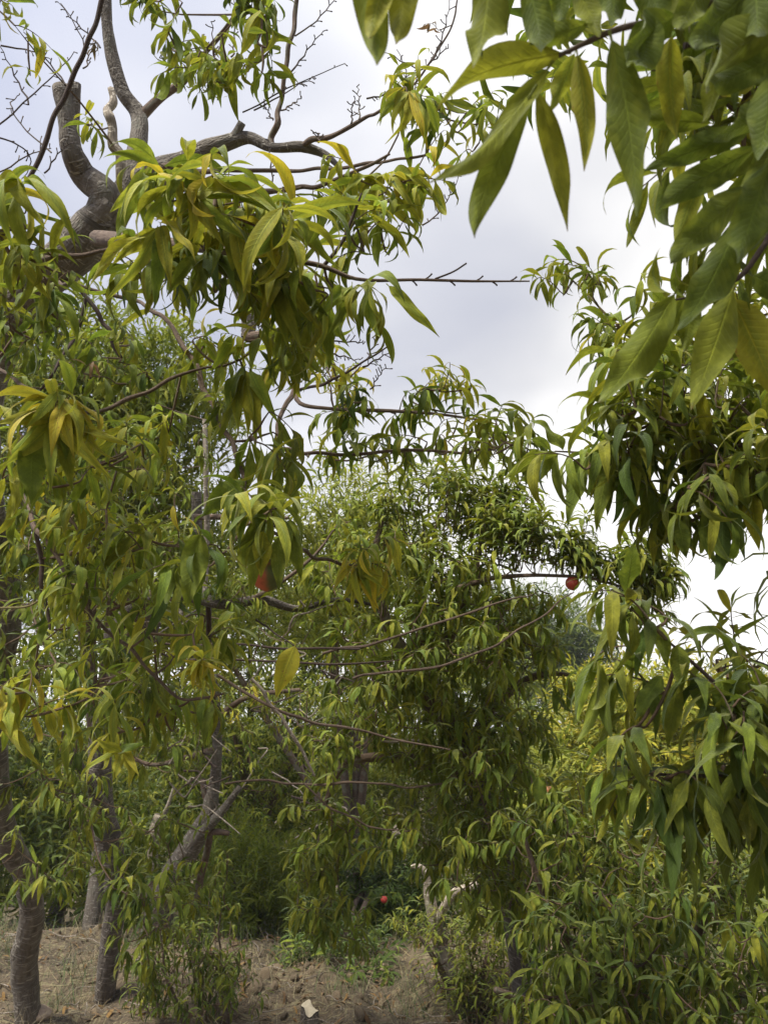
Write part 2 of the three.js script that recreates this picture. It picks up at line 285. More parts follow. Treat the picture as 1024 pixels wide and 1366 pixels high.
  // a single leaf placed by hand, drawn from base to tip, showing the given width; turn tilts the blade about its rib
  leaf(x0, y0, d0, x1, y1, d1, wpx, kind, tint, { curl = 0.7, turn = 0, fold = 0.35, wave = 0.9, sickle = 0.05, face = 1 } = {}) {
    const R = this.rnd, a = at(x0, y0, d0), b = at(x1, y1, d1), chord = a.distanceTo(b);
    const p = { curl: curl * 1.35, lift: 0.1, w: 0, twist: R.r(-0.35, 0.35), fold, wave, freq: R.r(6, 11), ph: R.r(0, 6), sickle };
    p.w = 0.25; let probe = leafGeometry(24, 2, p, 0).attributes.position; const k = probe.count - 2, tipv = V(probe.getX(k), probe.getY(k), probe.getZ(k)), L = chord / tipv.length();
    p.w = pxw(wpx * 0.9, (d0 + d1) / 2) / L;
    const g = leafGeometry(18, 6, p, kind);
    // frame whose tip lands on b: first take z along the chord, then undo the angle of the droop
    const z = b.clone().sub(a).normalize(), eye = EYE.clone().sub(a).normalize();
    let y = eye.multiplyScalar(face).addScaledVector(V(0, 1, 0), 0.25); y.applyAxisAngle(z, turn); y.addScaledVector(z, -y.dot(z)).normalize();
    const x = V(0, 0, 0).crossVectors(y, z), tz = tipv.clone().normalize(), ty = V(0, tz.z, -tz.y).normalize();
    const F = new THREE.Matrix4().makeBasis(x, y, z), Q = new THREE.Matrix4().makeBasis(V(0, 0, 0).crossVectors(ty, tz), ty, tz).transpose();
    const m = F.multiply(Q).scale(V(L, L, L)).setPosition(a);
    this.hero.push({ g, m, tint });
    return a;
  }
  finish(most = 300, lod = 1) {
    const all = []; this.shoots.forEach((s, i) => s.leaves.forEach(l => { const D = EYE.distanceTo(l.p); all.push([inFrame(l.p) ? l.L / D : 0, l, i]); }));
    all.sort((a, b) => b[0] - a[0]);
    const n1 = Math.max(0, Math.min(most - this.hero.length, all.filter(a => a[0] * FPX > 9).length)), own = new Map(), Tb = new THREE.Matrix4().makeTranslation(-this.base.x, -this.base.y, -this.base.z);
    for (const h of this.hero) { const o = this.mesh('leaf', h.g, LEAVES[h.tint]); o.applyMatrix4(new THREE.Matrix4().multiplyMatrices(Tb, h.m)); }
    all.slice(0, n1).forEach(([, , i]) => own.set(i, null));
    const tw = new Bin(); let count = 0;
    this.shoots.forEach((s, i) => {
      const big = own.has(i) && count < 280; const g = tube(s.full, this.base, { sides: big ? 6 : 4, per: big ? 4 : 2 });
      if (big) { own.set(i, this.mesh('twig', g, s.mat)); count++; } else tw.add(g, null);
    });
    const bin = new Bin();
    all.forEach(([sz, l, i], k) => {
      const m = new THREE.Matrix4().multiplyMatrices(Tb, l.m);
      if (k < n1) { const o = new THREE.Mesh(leafGeo(sz * FPX > 55 ? 0 : 1, l.shape, l.kind), LEAVES[l.tint]); o.name = 'leaf'; o.castShadow = o.receiveShadow = true; o.applyMatrix4(m); (own.get(i) ?? this.o).add(o); }
      else { const t = TINTS[l.tint]; bin.add(leafGeo(sz * FPX > 60 ? 0 : sz * FPX > 26 ? 1 : lod, l.shape, l.kind), m, t.map(c => c * l.lum)); }
    });
    if (tw.items.length) { const o = this.mesh('twigs', tw.build(false), TWIG); o.userData.kind = 'stuff'; }
    if (bin.items.length) { const o = this.mesh('foliage', bin.build(true), FOLIAGE); o.userData.kind = 'stuff'; }
    this.o.traverse(c => { c.castShadow = c.receiveShadow = true; });
  }
}
// a leafy spray for trees whose leaves are too small to tell apart
function spray(seed, kinds, n = 11) {
  const R = rng(seed), b = new Bin(); let phi = 0;
  for (let i = 0; i < n; i++) { const f = i / (n - 1); phi += 2.4 + R.r(-0.3, 0.3); const a = lerp(1.2, 0.4, f), d = V(Math.cos(phi) * Math.sin(a), Math.sin(phi) * Math.sin(a), Math.cos(a)); const p = V(0, 0, f); b.add(leafGeo(2, Math.floor(R() * NSHAPE), kinds[Math.floor(R() * kinds.length)]), leafFrame(p, d, V(R.g() * 0.5, R.g() * 0.5, 0).add(V(d.x * -0.6, 0.9, 0.7)), 0.55 * R.r(0.7, 1.1)), [1, 1, 1]); }
  return b.build(false);
}
// a crown of sprays: blobs are [x, y, z, rx, ry, rz] in metres; spray size in metres
function crown(parent, base, blobs, count, size, kinds, seed, tone = [1, 1, 1], hang = 0.2, name = 'foliage') {
  const R = rng(seed), g = spray(seed + 1, kinds), im = new THREE.InstancedMesh(g, FARLEAF, count), q = new THREE.Quaternion(), c = new THREE.Color(), vol = blobs.map(b => Math.pow(b[3] * b[4] * b[5], 0.7)), sum = vol.reduce((a, b) => a + b, 0);
  for (let i = 0; i < count; i++) {
    let t = R() * sum, k = 0; while (k < blobs.length - 1 && t > vol[k]) t -= vol[k++];
    const b = blobs[k], u = V(R.g(), R.g(), R.g()).normalize(), rad = Math.pow(R(), 0.45) * (0.72 + 0.5 * noise3(u.x * 2.4 + k * 7, u.y * 2.4, u.z * 2.4 + seed));
    const p = V(b[0] + u.x * b[3] * rad, b[1] + u.y * b[4] * rad, b[2] + u.z * b[5] * rad);
    const d = u.clone().addScaledVector(UP, 0.35).addScaledVector(G, hang * R.r(0, 2)).add(V(R.g(), R.g(), R.g()).multiplyScalar(0.45)).normalize();
    im.setMatrixAt(i, leafFrame(p.sub(base), d, UP.clone().addScaledVector(V(R.g(), R.g(), R.g()), 0.4), size * R.r(0.7, 1.25)));
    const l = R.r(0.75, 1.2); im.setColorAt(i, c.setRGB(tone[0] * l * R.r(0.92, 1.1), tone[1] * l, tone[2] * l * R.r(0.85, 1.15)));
  }
  im.name = name; im.userData.kind = 'stuff'; im.castShadow = im.receiveShadow = true; parent.add(im); return im;
}

// ================================================================ THE SETTING
// the ground: one sheet out to the horizon, with a low earth bank across the view
function groundY(x, z) {
  const r = Math.hypot(x, z), edge = 4.9 + 0.55 * (fbm3(x * 0.9, 2.2, 0.4, 3) - 0.5) * 2 - 0.10 * x;
  let y = 0.07 * step(edge, edge + 0.8, -z) + 0.16 * (fbm3(x * 0.55, 1.1, z * 0.55, 3) - 0.5) * step(2, 6, r);
  y -= step(6.3, 9.5, -z) * (1.35 - 0.75 * (1 - step(-2.6, -1.0, x))) + 0.9 * step(9, 16, -z);
  y += 0.24 * (fbm3(x * 2.6, 5.1, z * 2.6, 4) - 0.5) * (1 - step(10, 30, r)) + 0.12 * (fbm3(x * 9, 3.7, z * 9, 4) - 0.5) * (1 - step(7, 14, r)) + 0.035 * (fbm3(x * 26, 3.7, z * 26, 2) - 0.5) * (1 - step(6, 9, r));
  return y + 0.6 * (fbm3(x * 0.03, 8, z * 0.03, 3) - 0.5) * step(15, 60, r) - 0.03;
}
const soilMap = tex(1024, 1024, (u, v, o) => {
  const a = pfbm(u, v, 5, 5, 11, 5), b = pfbm(u, v, 22, 22, 15, 4), c = pfbm(u, v, 120, 120, 19, 2), s = pfbm(u + 0.06 * b, v, 14, 150, 23, 2), s2 = pfbm(u, v + 0.06 * a, 150, 16, 29, 2);
  const L = 0.62 + 0.55 * (b - 0.5) + 0.45 * (c - 0.5) + 0.5 * (a - 0.5), straw = clamp01(step(0.58, 0.68, s) * step(0.4, 0.55, a) + step(0.6, 0.7, s2) * step(0.42, 0.58, b));
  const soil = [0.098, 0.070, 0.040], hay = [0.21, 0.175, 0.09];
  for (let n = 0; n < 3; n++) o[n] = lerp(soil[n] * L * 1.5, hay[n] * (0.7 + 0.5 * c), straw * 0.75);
}, true);
const soilBump = tex(1024, 1024, (u, v, o) => { o[0] = o[1] = o[2] = clamp01(0.55 * pfbm(u, v, 22, 22, 15, 5) + 0.3 * pfbm(u, v, 120, 120, 19, 2) + 0.35 * step(0.58, 0.68, pfbm(u, v, 14, 150, 23, 2))); }, false);
{
  const n = 320, pos = [], uv = [], idx = [];
  const f = t => Math.sinh(t * 6.4) / Math.sinh(6.4) * 320;
  for (let j = 0; j <= n; j++) for (let i = 0; i <= n; i++) { const x = f(i / n * 2 - 1), z = -5.3 + f(j / n * 2 - 1); pos.push(x, groundY(x, z), z); uv.push(x / 1.6, z / 1.6); }
  for (let j = 0; j < n; j++) for (let i = 0; i < n; i++) { const a = j * (n + 1) + i, b = a + 1, c = a + n + 1, d = c + 1; idx.push(a, c, d, a, d, b); }
  const g = new THREE.BufferGeometry(); g.setAttribute('position', new THREE.Float32BufferAttribute(pos, 3)); g.setAttribute('uv', new THREE.Float32BufferAttribute(uv, 2)); g.setIndex(idx); g.computeVertexNormals();
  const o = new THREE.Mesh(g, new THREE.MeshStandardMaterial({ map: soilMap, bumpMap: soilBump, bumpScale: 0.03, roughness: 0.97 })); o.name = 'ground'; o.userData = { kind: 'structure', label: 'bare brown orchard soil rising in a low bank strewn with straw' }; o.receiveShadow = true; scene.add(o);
}
// where the line of sight through a pixel meets the ground
function groundAt(px, py) { for (let d = 3; d < 14; d += 0.01) { const p = at(px, py, d); if (p.y <= groundY(p.x, p.z)) { p.y = groundY(p.x, p.z); return p; } } return at(px, py, 5); }
// grass: bent blades, dry on the bank and green behind
function blades(name, label, count, seed, where, hgt, cols, lean, wid) {
  const pos = [], idx = [], S = 4; let y = 0, z = 0;
  for (let i = 0; i <= S; i++) { const s = i / S, th = s * 1.2; if (i) { y += Math.cos(th) / S; z += Math.sin(th) / S; } const w = wid * (1 - s * 0.9); pos.push(-w, y, z, w, y, z); }
  for (let i = 0; i < S; i++) { const a = i * 2; idx.push(a, a + 1, a + 3, a, a + 3, a + 2); }
  const g = new THREE.BufferGeometry(); g.setAttribute('position', new THREE.Float32BufferAttribute(pos, 3)); g.setIndex(idx); g.computeVertexNormals();
  const im = new THREE.InstancedMesh(g, new THREE.MeshPhysicalMaterial({ roughness: 1, side: THREE.DoubleSide, transmission: 0.2, thickness: 0 }), count), R = rng(seed), m = new THREE.Matrix4(), e = new THREE.Euler(), q = new THREE.Quaternion(), c = new THREE.Color();
  for (let i = 0; i < count; i++) {
    const [x, zz] = where(R), s = R.r(...hgt), k = cols[Math.floor(R() * cols.length)], l = R.r(0.7, 1.25);
    q.setFromEuler(e.set(R.g() * lean, R() * 6.28, R.g() * lean * 0.7, 'YXZ')); m.compose(V(x, groundY(x, zz) - 0.004, zz), q, V(s, s, s)); im.setMatrixAt(i, m); im.setColorAt(i, c.setRGB(k[0] * l, k[1] * l, k[2] * l));
  }
  im.name = name; im.userData = { kind: 'stuff', label, category: 'grass' }; im.castShadow = im.receiveShadow = true; scene.add(im);
}
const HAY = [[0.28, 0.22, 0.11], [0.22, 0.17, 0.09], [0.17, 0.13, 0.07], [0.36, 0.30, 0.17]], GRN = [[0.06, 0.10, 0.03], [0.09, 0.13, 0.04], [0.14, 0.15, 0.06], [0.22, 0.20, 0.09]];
const tuftR = rng(5), tufts = Array.from({ length: 150 }, () => [tuftR.r(-3.6, 2.6), tuftR.r(-4.4, -8.2)]);
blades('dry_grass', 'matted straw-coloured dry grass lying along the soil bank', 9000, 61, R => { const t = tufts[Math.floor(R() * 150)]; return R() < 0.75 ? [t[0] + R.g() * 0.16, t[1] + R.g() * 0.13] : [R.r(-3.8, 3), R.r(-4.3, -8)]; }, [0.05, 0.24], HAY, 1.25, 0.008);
blades('green_grass', 'short dull green grass on the ground between the trees', 9000, 62, R => R() < 0.4 ? [R.r(-5, 4.5), R.r(-5.7, -11)] : (t => [t[0] + R.g() * 0.13, t[1] - 0.7 + R.g() * 0.12])(tufts[Math.floor(R() * 60)]), [0.05, 0.22], GRN, 0.5, 0.012);

{ // fallen leaves on the soil
  const R = rng(88), n = 2200, im = new THREE.InstancedMesh(leafGeo(2, 9, 5), FARLEAF, n), c = new THREE.Color();
  for (let i = 0; i < n; i++) { const x = R.r(-3.6, 3), z = R.r(-4.4, -7.5), a = R() * 6.28, k = R(); im.setMatrixAt(i, leafFrame(V(x, groundY(x, z) + 0.012, z), V(Math.cos(a), R.r(-0.1, 0.3), Math.sin(a)), V(R.g() * 0.4, 1, R.g() * 0.4), R.r(0.07, 0.14))); im.setColorAt(i, c.setRGB(0.7 + k * 0.7, 0.6 + k * 0.7, 0.5 + 0.4 * k)); }
  im.name = 'fallen_leaves'; im.userData = { kind: 'stuff', label: 'dry brown fallen leaves scattered over the soil bank', category: 'leaves' }; scene.add(im);
}
{ // clods and broken twigs
  const R = rng(91), n = 900, g = new THREE.IcosahedronGeometry(1, 2), p = g.attributes.position; for (let i = 0; i < p.count; i++) { const v = V(p.getX(i), p.getY(i), p.getZ(i)), k = 0.65 + 0.7 * fbm3(v.x * 1.4 + 3, v.y * 1.4, v.z * 1.4, 3); p.setXYZ(i, v.x * k * 1.2, v.y * k * 0.7, v.z * k); } g.computeVertexNormals();
  const im = new THREE.InstancedMesh(g, new THREE.MeshStandardMaterial({ roughness: 0.97 }), n), c = new THREE.Color(), m = new THREE.Matrix4(), q = new THREE.Quaternion();
  for (let i = 0; i < n; i++) { const t = tufts[Math.floor(R() * 150)], x = t[0] + R.g() * 0.5, z = t[1] + R.g() * 0.4, s = 0.006 + 0.035 * Math.pow(R(), 3); q.setFromEuler(new THREE.Euler(R() * 6, R() * 6, R() * 6)); m.compose(V(x, groundY(x, z) + s * 0.2, z), q, V(s, s, s)); im.setMatrixAt(i, m); const l = R.r(0.7, 1.3); im.setColorAt(i, c.setRGB(0.125 * l, 0.09 * l, 0.053 * l)); }
  im.name = 'soil_clods'; im.userData = { kind: 'stuff', label: 'crumbled brown soil clods lying on the bank', category: 'soil' }; scene.add(im);
  const b = new Bin(); for (let i = 0; i < 260; i++) { const x = R.r(-3.4, 2.6), z = R.r(-4.5, -7), a = R() * 6.28, l = R.r(0.08, 0.4), pts = []; for (let k = 0; k <= 4; k++) { const t = k / 4 - 0.5, X = x + Math.cos(a) * l * t + R.r(-0.01, 0.01), Z = z + Math.sin(a) * l * t + R.r(-0.01, 0.01); pts.push([V(X, groundY(x, z) + 0.012 + R.r(0, 0.03), Z), lerp(0.004, 0.0015, k / 4)]); } b.add(tube(pts, V(0, 0, 0), { sides: 5, per: 2 }), null); }
  const o = new THREE.Mesh(b.build(false), GREYTWIG); o.name = 'fallen_twigs'; o.userData = { kind: 'stuff', label: 'thin broken grey twigs littering the soil bank', category: 'twigs' }; scene.add(o);
}
// ================================================================ THE TREES
const ground = (px, d) => { const p = at(px, 1366, d); p.y = groundY(p.x, p.z); return p; };
const YG = [2, 2, 4, 2, 1, 3], GY = [4, 1, 2, 4, 2], DK = [1, 4, 1, 0, 4], YL = [3, 2, 3, 2], GR = [1, 1, 0, 4, 4], FR = [1, 4, 1, 2];

// ---- the near tree on the left
{
  const t = new Tree('peach_tree', ground(42, 4.5), 101, 'nearest tall peach tree on the left with pruned grey limbs and drooping yellow-green leaves', 'tree');
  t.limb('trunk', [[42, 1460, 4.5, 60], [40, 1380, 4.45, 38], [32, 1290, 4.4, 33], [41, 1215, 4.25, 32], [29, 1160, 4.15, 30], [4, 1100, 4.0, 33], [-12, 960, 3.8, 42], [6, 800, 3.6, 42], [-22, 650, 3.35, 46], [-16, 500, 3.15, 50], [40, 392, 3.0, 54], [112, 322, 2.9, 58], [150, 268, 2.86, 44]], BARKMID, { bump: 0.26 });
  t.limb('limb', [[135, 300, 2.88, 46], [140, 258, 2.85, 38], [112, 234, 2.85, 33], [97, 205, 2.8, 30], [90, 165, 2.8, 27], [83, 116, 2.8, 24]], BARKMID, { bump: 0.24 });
  t.limb('limb', [[97, 208, 2.82, 22], [98, 165, 2.82, 16], [100, 112, 2.82, 15]], BARKMID, { bump: 0.24 });
  t.limb('limb', [[146, 300, 2.9, 44], [172, 242, 2.9, 30], [184, 195, 2.95, 24], [184, 152, 3.0, 22], [166, 126, 3, 19], [153, 90, 3, 17], [144, 40, 3, 15], [140, -40, 3, 13]], BARKMID, { bump: 0.24 });
  t.limb('limb', [[184, 160, 3, 16], [212, 132, 3, 12], [245, 108, 3.0, 10], [262, 84, 2.9, 7], [300, 40, 2.7, 6], [345, -20, 2.6, 5]], BRANCH);
  t.limb('limb', [[168, 268, 2.6, 9], [160, 205, 2.6, 13], [146, 155, 2.6, 13], [148, 118, 2.65, 9]], PALE);
  t.limb('limb', [[170, 250, 2.92, 34], [210, 228, 2.9, 30], [250, 212, 2.9, 26], [290, 195, 2.85, 22], [330, 183, 2.85, 16], [365, 197, 2.8, 13], [405, 196, 2.8, 13], [432, 205, 2.8, 10], [452, 222, 2.75, 7]], BARKMID, { bump: 0.24 });
  t.limb('branch', [[306, 192, 2.85, 15], [316, 176, 2.84, 12], [323, 163, 2.83, 11]], BARK);
  t.limb('branch', [[363, 197, 2.8, 9], [370, 150, 2.8, 7], [383, 80, 2.8, 6], [392, 40, 2.8, 6], [404, -30, 2.8, 5]], BRANCH);
  t.limb('branch', [[404, 195, 2.8, 9], [450, 178, 2.7, 6], [490, 155, 2.7, 5], [520, 138, 2.6, 4], [556, 108, 2.6, 3], [600, 40, 2.6, 2.5], [616, -20, 2.6, 2]], BRANCH);
  t.limb('branch', [[210, 226, 2.6, 9], [300, 227, 2.3, 6], [400, 228, 2.2, 5], [470, 222, 2.1, 5], [530, 212, 2.0, 4], [585, 200, 1.95, 3], [622, 150, 1.95, 2]], BRANCH);
  t.limb('branch', [[250, 250, 2.3, 12], [330, 265, 2.0, 9], [365, 255, 2.0, 7], [420, 250, 1.95, 6], [475, 228, 1.9, 5], [520, 205, 1.9, 3]], BRANCH);
  t.limb('branch', [[130, 318, 2.6, 22], [230, 325, 1.9, 16], [320, 338, 1.65, 9], [375, 345, 1.6, 8], [430, 355, 1.6, 7], [475, 372, 1.6, 5], [560, 373, 1.6, 4], [630, 375, 1.6, 3.5], [706, 375, 1.6, 2]], BRANCH);
  t.limb('branch', [[432, 354, 1.6, 6], [455, 325, 1.6, 5], [470, 290, 1.6, 5], [482, 258, 1.6, 3]], STICK);
  for (const [x, y, dx, dy] of [[520, 372, -6, -10], [548, 373, 8, 8], [566, 373, 10, -8], [598, 374, 9, 7], [634, 375, 10, -7], [655, 375, 8, 6], [680, 375, 9, -6]]) t.limb('twig', [[x, y, 1.6, 2.6], [x + dx * 0.6, y + dy * 0.5, 1.6, 2.2], [x + dx, y + dy, 1.6, 2.6]], STICK, { nogrow: true, per: 2 });
  t.limb('twig', [[580, 372, 1.6, 3], [605, 362, 1.6, 2.6], [622, 351, 1.6, 2.6]], STICK, { nogrow: true });
  t.limb('stick', [[38, 240, 1.9, 6], [62, 188, 1.9, 7], [100, 95, 1.9, 6.5], [128, 32, 1.9, 6.5], [146, -30, 1.9, 6]], STICK, { nogrow: true });
  t.limb('branch', [[-60, 355, 2.4, 9], [0, 350, 1.9, 9], [60, 345, 1.8, 9], [110, 341, 1.8, 8], [152, 331, 1.8, 5]], BRANCH);
  t.limb('branch', [[60, 372, 2.2, 5], [95, 378, 2, 4.5], [185, 402, 2, 5], [217, 422, 1.9, 6], [250, 470, 1.85, 7], [285, 540, 1.8, 8], [310, 590, 1.7, 7], [326, 640, 1.6, 6], [330, 690, 1.5, 5], [350, 700, 1.4, 4]], BRANCH);
  t.limb('branch', [[75, 552, 1.55, 4], [120, 550, 1.6, 4], [145, 545, 1.65, 5], [200, 522, 1.7, 5], [250, 497, 1.75, 4], [320, 480, 1.8, 3]], BRANCH);
  t.limb('branch', [[-40, 470, 2, 6], [0, 493, 1.9, 5], [45, 520, 1.8, 5], [76, 548, 1.6, 4]], BRANCH);
  t.limb('branch', [[98, 375, 2.2, 5], [130, 415, 2.2, 6], [146, 440, 2.2, 6], [162, 478, 2.2, 5]], STICK);
  t.limb('branch', [[115, 395, 2.2, 5], [100, 450, 2.2, 5], [70, 500, 2.1, 4], [45, 530, 2.1, 3]], STICK, { nogrow: true });
  t.limb('branch', [[40, 600, 2.6, 9], [30, 660, 1.9, 6], [60, 720, 1.75, 6], [90, 772, 1.7, 6], [130, 828, 1.65, 5], [175, 865, 1.6, 5], [212, 907, 1.6, 5], [240, 932, 1.6, 4], [300, 925, 1.6, 3]], BRANCH);
  t.limb('branch', [[-30, 812, 1.7, 3], [40, 808, 1.7, 3], [92, 774, 1.7, 3]], GREENTWIG, { nogrow: true });
  t.limb('branch', [[45, 705, 2.0, 7], [55, 780, 2, 6], [68, 840, 2, 5]], STICK);
  t.limb('branch', [[330, 450, 2.8, 18], [332, 430, 2.8, 20], [325, 400, 2.8, 18], [300, 345, 2.85, 18]], BARK);
  t.limb('branch', [[330, 450, 2.8, 14], [370, 448, 2.7, 10], [395, 500, 2.6, 8], [400, 538, 2.4, 6], [440, 545, 2.35, 5], [520, 548, 2.3, 5], [580, 552, 2.25, 4], [640, 560, 2.2, 3]], BRANCH);
  t.limb('branch', [[395, 505, 2.6, 8], [372, 560, 2.4, 6], [372, 598, 2.3, 5], [400, 605, 2.3, 5], [480, 606, 2.3, 5], [600, 603, 2.2, 4], [660, 600, 2.1, 3]], BRANCH);
  t.limb('branch', [[398, 520, 2.5, 5], [445, 505, 2.4, 4], [485, 482, 2.4, 3], [520, 460, 2.4, 2]], STICK, { nogrow: true });
  t.limb('branch', [[350, 700, 1.4, 5], [385, 720, 1.5, 5], [420, 745, 1.7, 5], [470, 755, 1.8, 4]], BRANCH);
  // bare twigs against the sky
  const bare = [[0, 165, 60, 112, 100, 70], [88, 112, 60, 75, 33, 42], [2, 60, 45, 68, 70, 82], [70, 205, 10, 150, 25, 128], [0, 183, 48, 205, 28, 240],
    [0, 230, 48, 200, 70, 198], [60, 230, 78, 205, 95, 190], [40, 140, 20, 100, 0, 60], [112, 92, 120, 70, 82, 3], [135, 62, 110, 40, 78, 2], [288, 88, 284, 60, 283, 30], [275, 80, 272, 62, 270, 48], [310, 75, 313, 50, 312, -10], [325, 150, 400, 108, 460, 86], [340, 148, 385, 120, 418, 103], [375, 148, 392, 138, 403, 128], [365, 160, 358, 150, 352, 140], [390, 95, 410, 65, 432, 40], [395, 48, 430, 20, 448, -5],
    [480, 160, 479, 135, 476, 115], [470, 165, 468, 145, 474, 130], [425, 190, 424, 180, 424, 178], [363, 250, 360, 200, 357, 185], [490, 130, 510, 128, 540, 118], [560, 105, 555, 90, 512, 70], [575, 85, 592, 45, 600, 0], [560, 95, 590, 70, 598, 62], [540, 125, 545, 105, 530, 65], [565, 300, 590, 280, 612, 235], [430, 455, 470, 455, 485, 458], [490, 480, 500, 455, 512, 420], [485, 490, 505, 478, 522, 470], [495, 520, 505, 500, 515, 490], [440, 470, 465, 478, 480, 480]];
  for (const [x0, y0, x1, y1, x2, y2] of bare) {
    const R = t.rnd, d = R.r(2.1, 2.7), bin = new Bin(), c = new THREE.QuadraticBezierCurve(new THREE.Vector2(x0, y0), new THREE.Vector2(x1 * 1.5 - (x0 + x2) * 0.25, y1 * 1.5 - (y0 + y2) * 0.25), new THREE.Vector2(x2, y2)), n = 8, pts = [];
    for (let i = 0; i <= n; i++) { const p = c.getPoint(i / n), k = i % 2 ? 1 : -1; pts.push([at(p.x + k * R.r(0.3, 1.8), p.y + k * R.r(-1.5, 1.5), d + i * 0.01), pxw(lerp(2.5, 1.1, i / n), d) / 2]); }
    bin.add(tube(pts, t.base, { sides: 5, per: 2, bump: 0.35, seed: x0 }), null);
    for (let i = 1; i <= n; i++) if (R() < 0.75) { const a = R.r(0, 6.28), l = R.r(2, i === n ? 4 : 9), p = c.getPoint(i / n), tx = x2 - x0, ty = y2 - y0, m = Math.hypot(tx, ty) || 1, sd = R() < 0.5 ? 1 : -1, q = [p.x + tx / m * l * 0.7 - sd * ty / m * l, p.y + ty / m * l * 0.7 + sd * tx / m * l]; bin.add(tube([[pts[i][0], pxw(1.5, d) / 2], [at(lerp(p.x, q[0], 0.6), lerp(p.y, q[1], 0.5), d + 0.02), pxw(1.3, d) / 2], [at(q[0], q[1], d + 0.03), pxw(1.9, d) / 2]], t.base, { sides: 5, per: 1 }), null); }
    t.mesh('twig', bin.build(false), R() < 0.5 ? BRANCH : STICK);
  }
  // leaves
  const H = { droop: 0.8, curl: [0.2, 1], n: [6, 10] };
  t.clump(12, 10, 22, 26, 2.0, 0.1, 3, 0.12, { ...H, kinds: YG, n: [5, 7], dir: [0.3, -0.7, 0] });
  t.clump(38, 105, 8, 10, 2.1, 0.1, 1, 0.085, { ...H, kinds: YL, n: [3, 4], len: [0.05, 0.07] });
  t.clump(225, 0, 35, 16, 2.2, 0.2, 5, 0.115, { ...H, kinds: DK });
  t.clump(205, 72, 38, 12, 2.2, 0.1, 4, 0.11, { ...H, kinds: GY, dir: [0.6, 0, 0] });
  t.clump(345, 8, 42, 22, 2.1, 0.15, 10, 0.12, { ...H, kinds: DK });
  t.clump(285, 100, 50, 28, 2.1, 0.15, 7, 0.115, { ...H, kinds: GY });
  t.clump(352, 50, 20, 16, 2.0, 0.1, 2, 0.12, { ...H, kinds: YG });
  t.clump(330, 85, 25, 20, 2.0, 0.1, 3, 0.12, { ...H, kinds: GY });
  t.clump(120, 180, 18, 20, 2.5, 0.1, 2, 0.12, { ...H, kinds: YG });
  t.clump(258, 262, 66, 30, 1.55, 0.15, 10, 0.17, { ...H, kinds: YG, dir: [0.2, 0.3, 0.4] });
  t.clump(312, 312, 80, 30, 1.48, 0.15, 12, 0.17, { ...H, kinds: YG, dir: [0.5, 0.1, 0.5] });
  t.clump(8, 300, 36, 24, 1.5, 0.15, 6, 0.155, { ...H, kinds: YG, dir: [0, 0.4, 0.3] });
  t.clump(35, 370, 52, 40, 1.65, 0.2, 8, 0.14, { ...H, kinds: GY });
  t.clump(40, 420, 55, 40, 1.9, 0.2, 8, 0.13, { ...H, kinds: GR });
  t.clump(205, 362, 56, 26, 1.6, 0.15, 7, 0.13, { ...H, kinds: DK });
  t.clump(330, 388, 80, 26, 1.6, 0.15, 10, 0.135, { ...H, kinds: GY });
  t.clump(395, 410, 40, 40, 1.7, 0.15, 5, 0.14, { ...H, kinds: GY, dir: [0.2, -0.5, 0] });
  t.clump(545, 150, 36, 36, 2.1, 0.1, 8, 0.105, { ...H, kinds: YG, dir: [0, 0.5, 0] });
  t.clump(520, 250, 50, 38, 1.9, 0.15, 12, 0.115, { ...H, kinds: [3, 2, 2, 2], dir: [0.2, 0.4, 0] });
  t.clump(490, 320, 42, 34, 1.75, 0.12, 7, 0.12, { ...H, kinds: GY });
  t.clump(410, 252, 36, 10, 1.95, 0.1, 4, 0.12, { ...H, kinds: YG, dir: [0.4, -0.6, 0] });
  t.clump(470, 385, 40, 14, 1.62, 0.1, 4, 0.13, { ...H, kinds: GY, dir: [0.2, -0.7, 0] });
  t.clump(640, 175, 50, 30, 2.2, 0.1, 5, 0.1, { ...H, kinds: YG });
  t.clump(325, 470, 85, 40, 1.9, 0.2, 12, 0.13, { ...H, kinds: YG });
  t.clump(450, 500, 40, 34, 2.5, 0.2, 9, 0.11, { ...H, kinds: YL });
  t.clump(170, 480, 42, 40, 2.2, 0.15, 9, 0.13, { ...H, kinds: DK, droop: 0.9 });
  t.clump(75, 555, 14, 10, 1.42, 0.04, 4, 0.14, { ...H, kinds: [2, 2, 3], n: [8, 10], len: [0.04, 0.07], dir: [0, 0.6, 0.5] });
  t.clump(60, 625, 70, 36, 1.6, 0.12, 6, 0.13, { ...H, kinds: GY });
  t.clump(185, 600, 60, 46, 1.85, 0.2, 8, 0.12, { ...H, kinds: YG });
  t.clump(325, 555, 50, 46, 1.7, 0.15, 6, 0.13, { ...H, kinds: GY, dir: [0, -0.6, 0.1] });
  t.clump(530, 545, 100, 16, 2.3, 0.12, 14, 0.115, { ...H, kinds: [1, 2, 4, 0], droop: 0.7 });
  t.clump(590, 525, 50, 14, 2.3, 0.1, 6, 0.09, { ...H, kinds: YL, dir: [0, 0.9, 0] });
  t.clump(490, 608, 90, 12, 2.35, 0.12, 10, 0.115, { ...H, kinds: [0, 1, 2], droop: 0.7 });
  t.clump(620, 585, 55, 24, 2.2, 0.1, 12, 0.11, { ...H, kinds: YG, droop: 0.6 });
  t.clump(690, 600, 36, 22, 1.95, 0.08, 5, 0.13, { ...H, kinds: [1, 1, 2], droop: 0.6 });
  t.clump(355, 690, 26, 18, 1.36, 0.05, 5, 0.135, { ...H, kinds: [2, 1, 4], n: [7, 10], len: [0.06, 0.1], dir: [0, 0.3, 0.4] });
  t.clump(290, 740, 26, 24, 1.45, 0.05, 3, 0.13, { ...H, kinds: [0, 1], dir: [-0.5, -0.3, 0.2] });
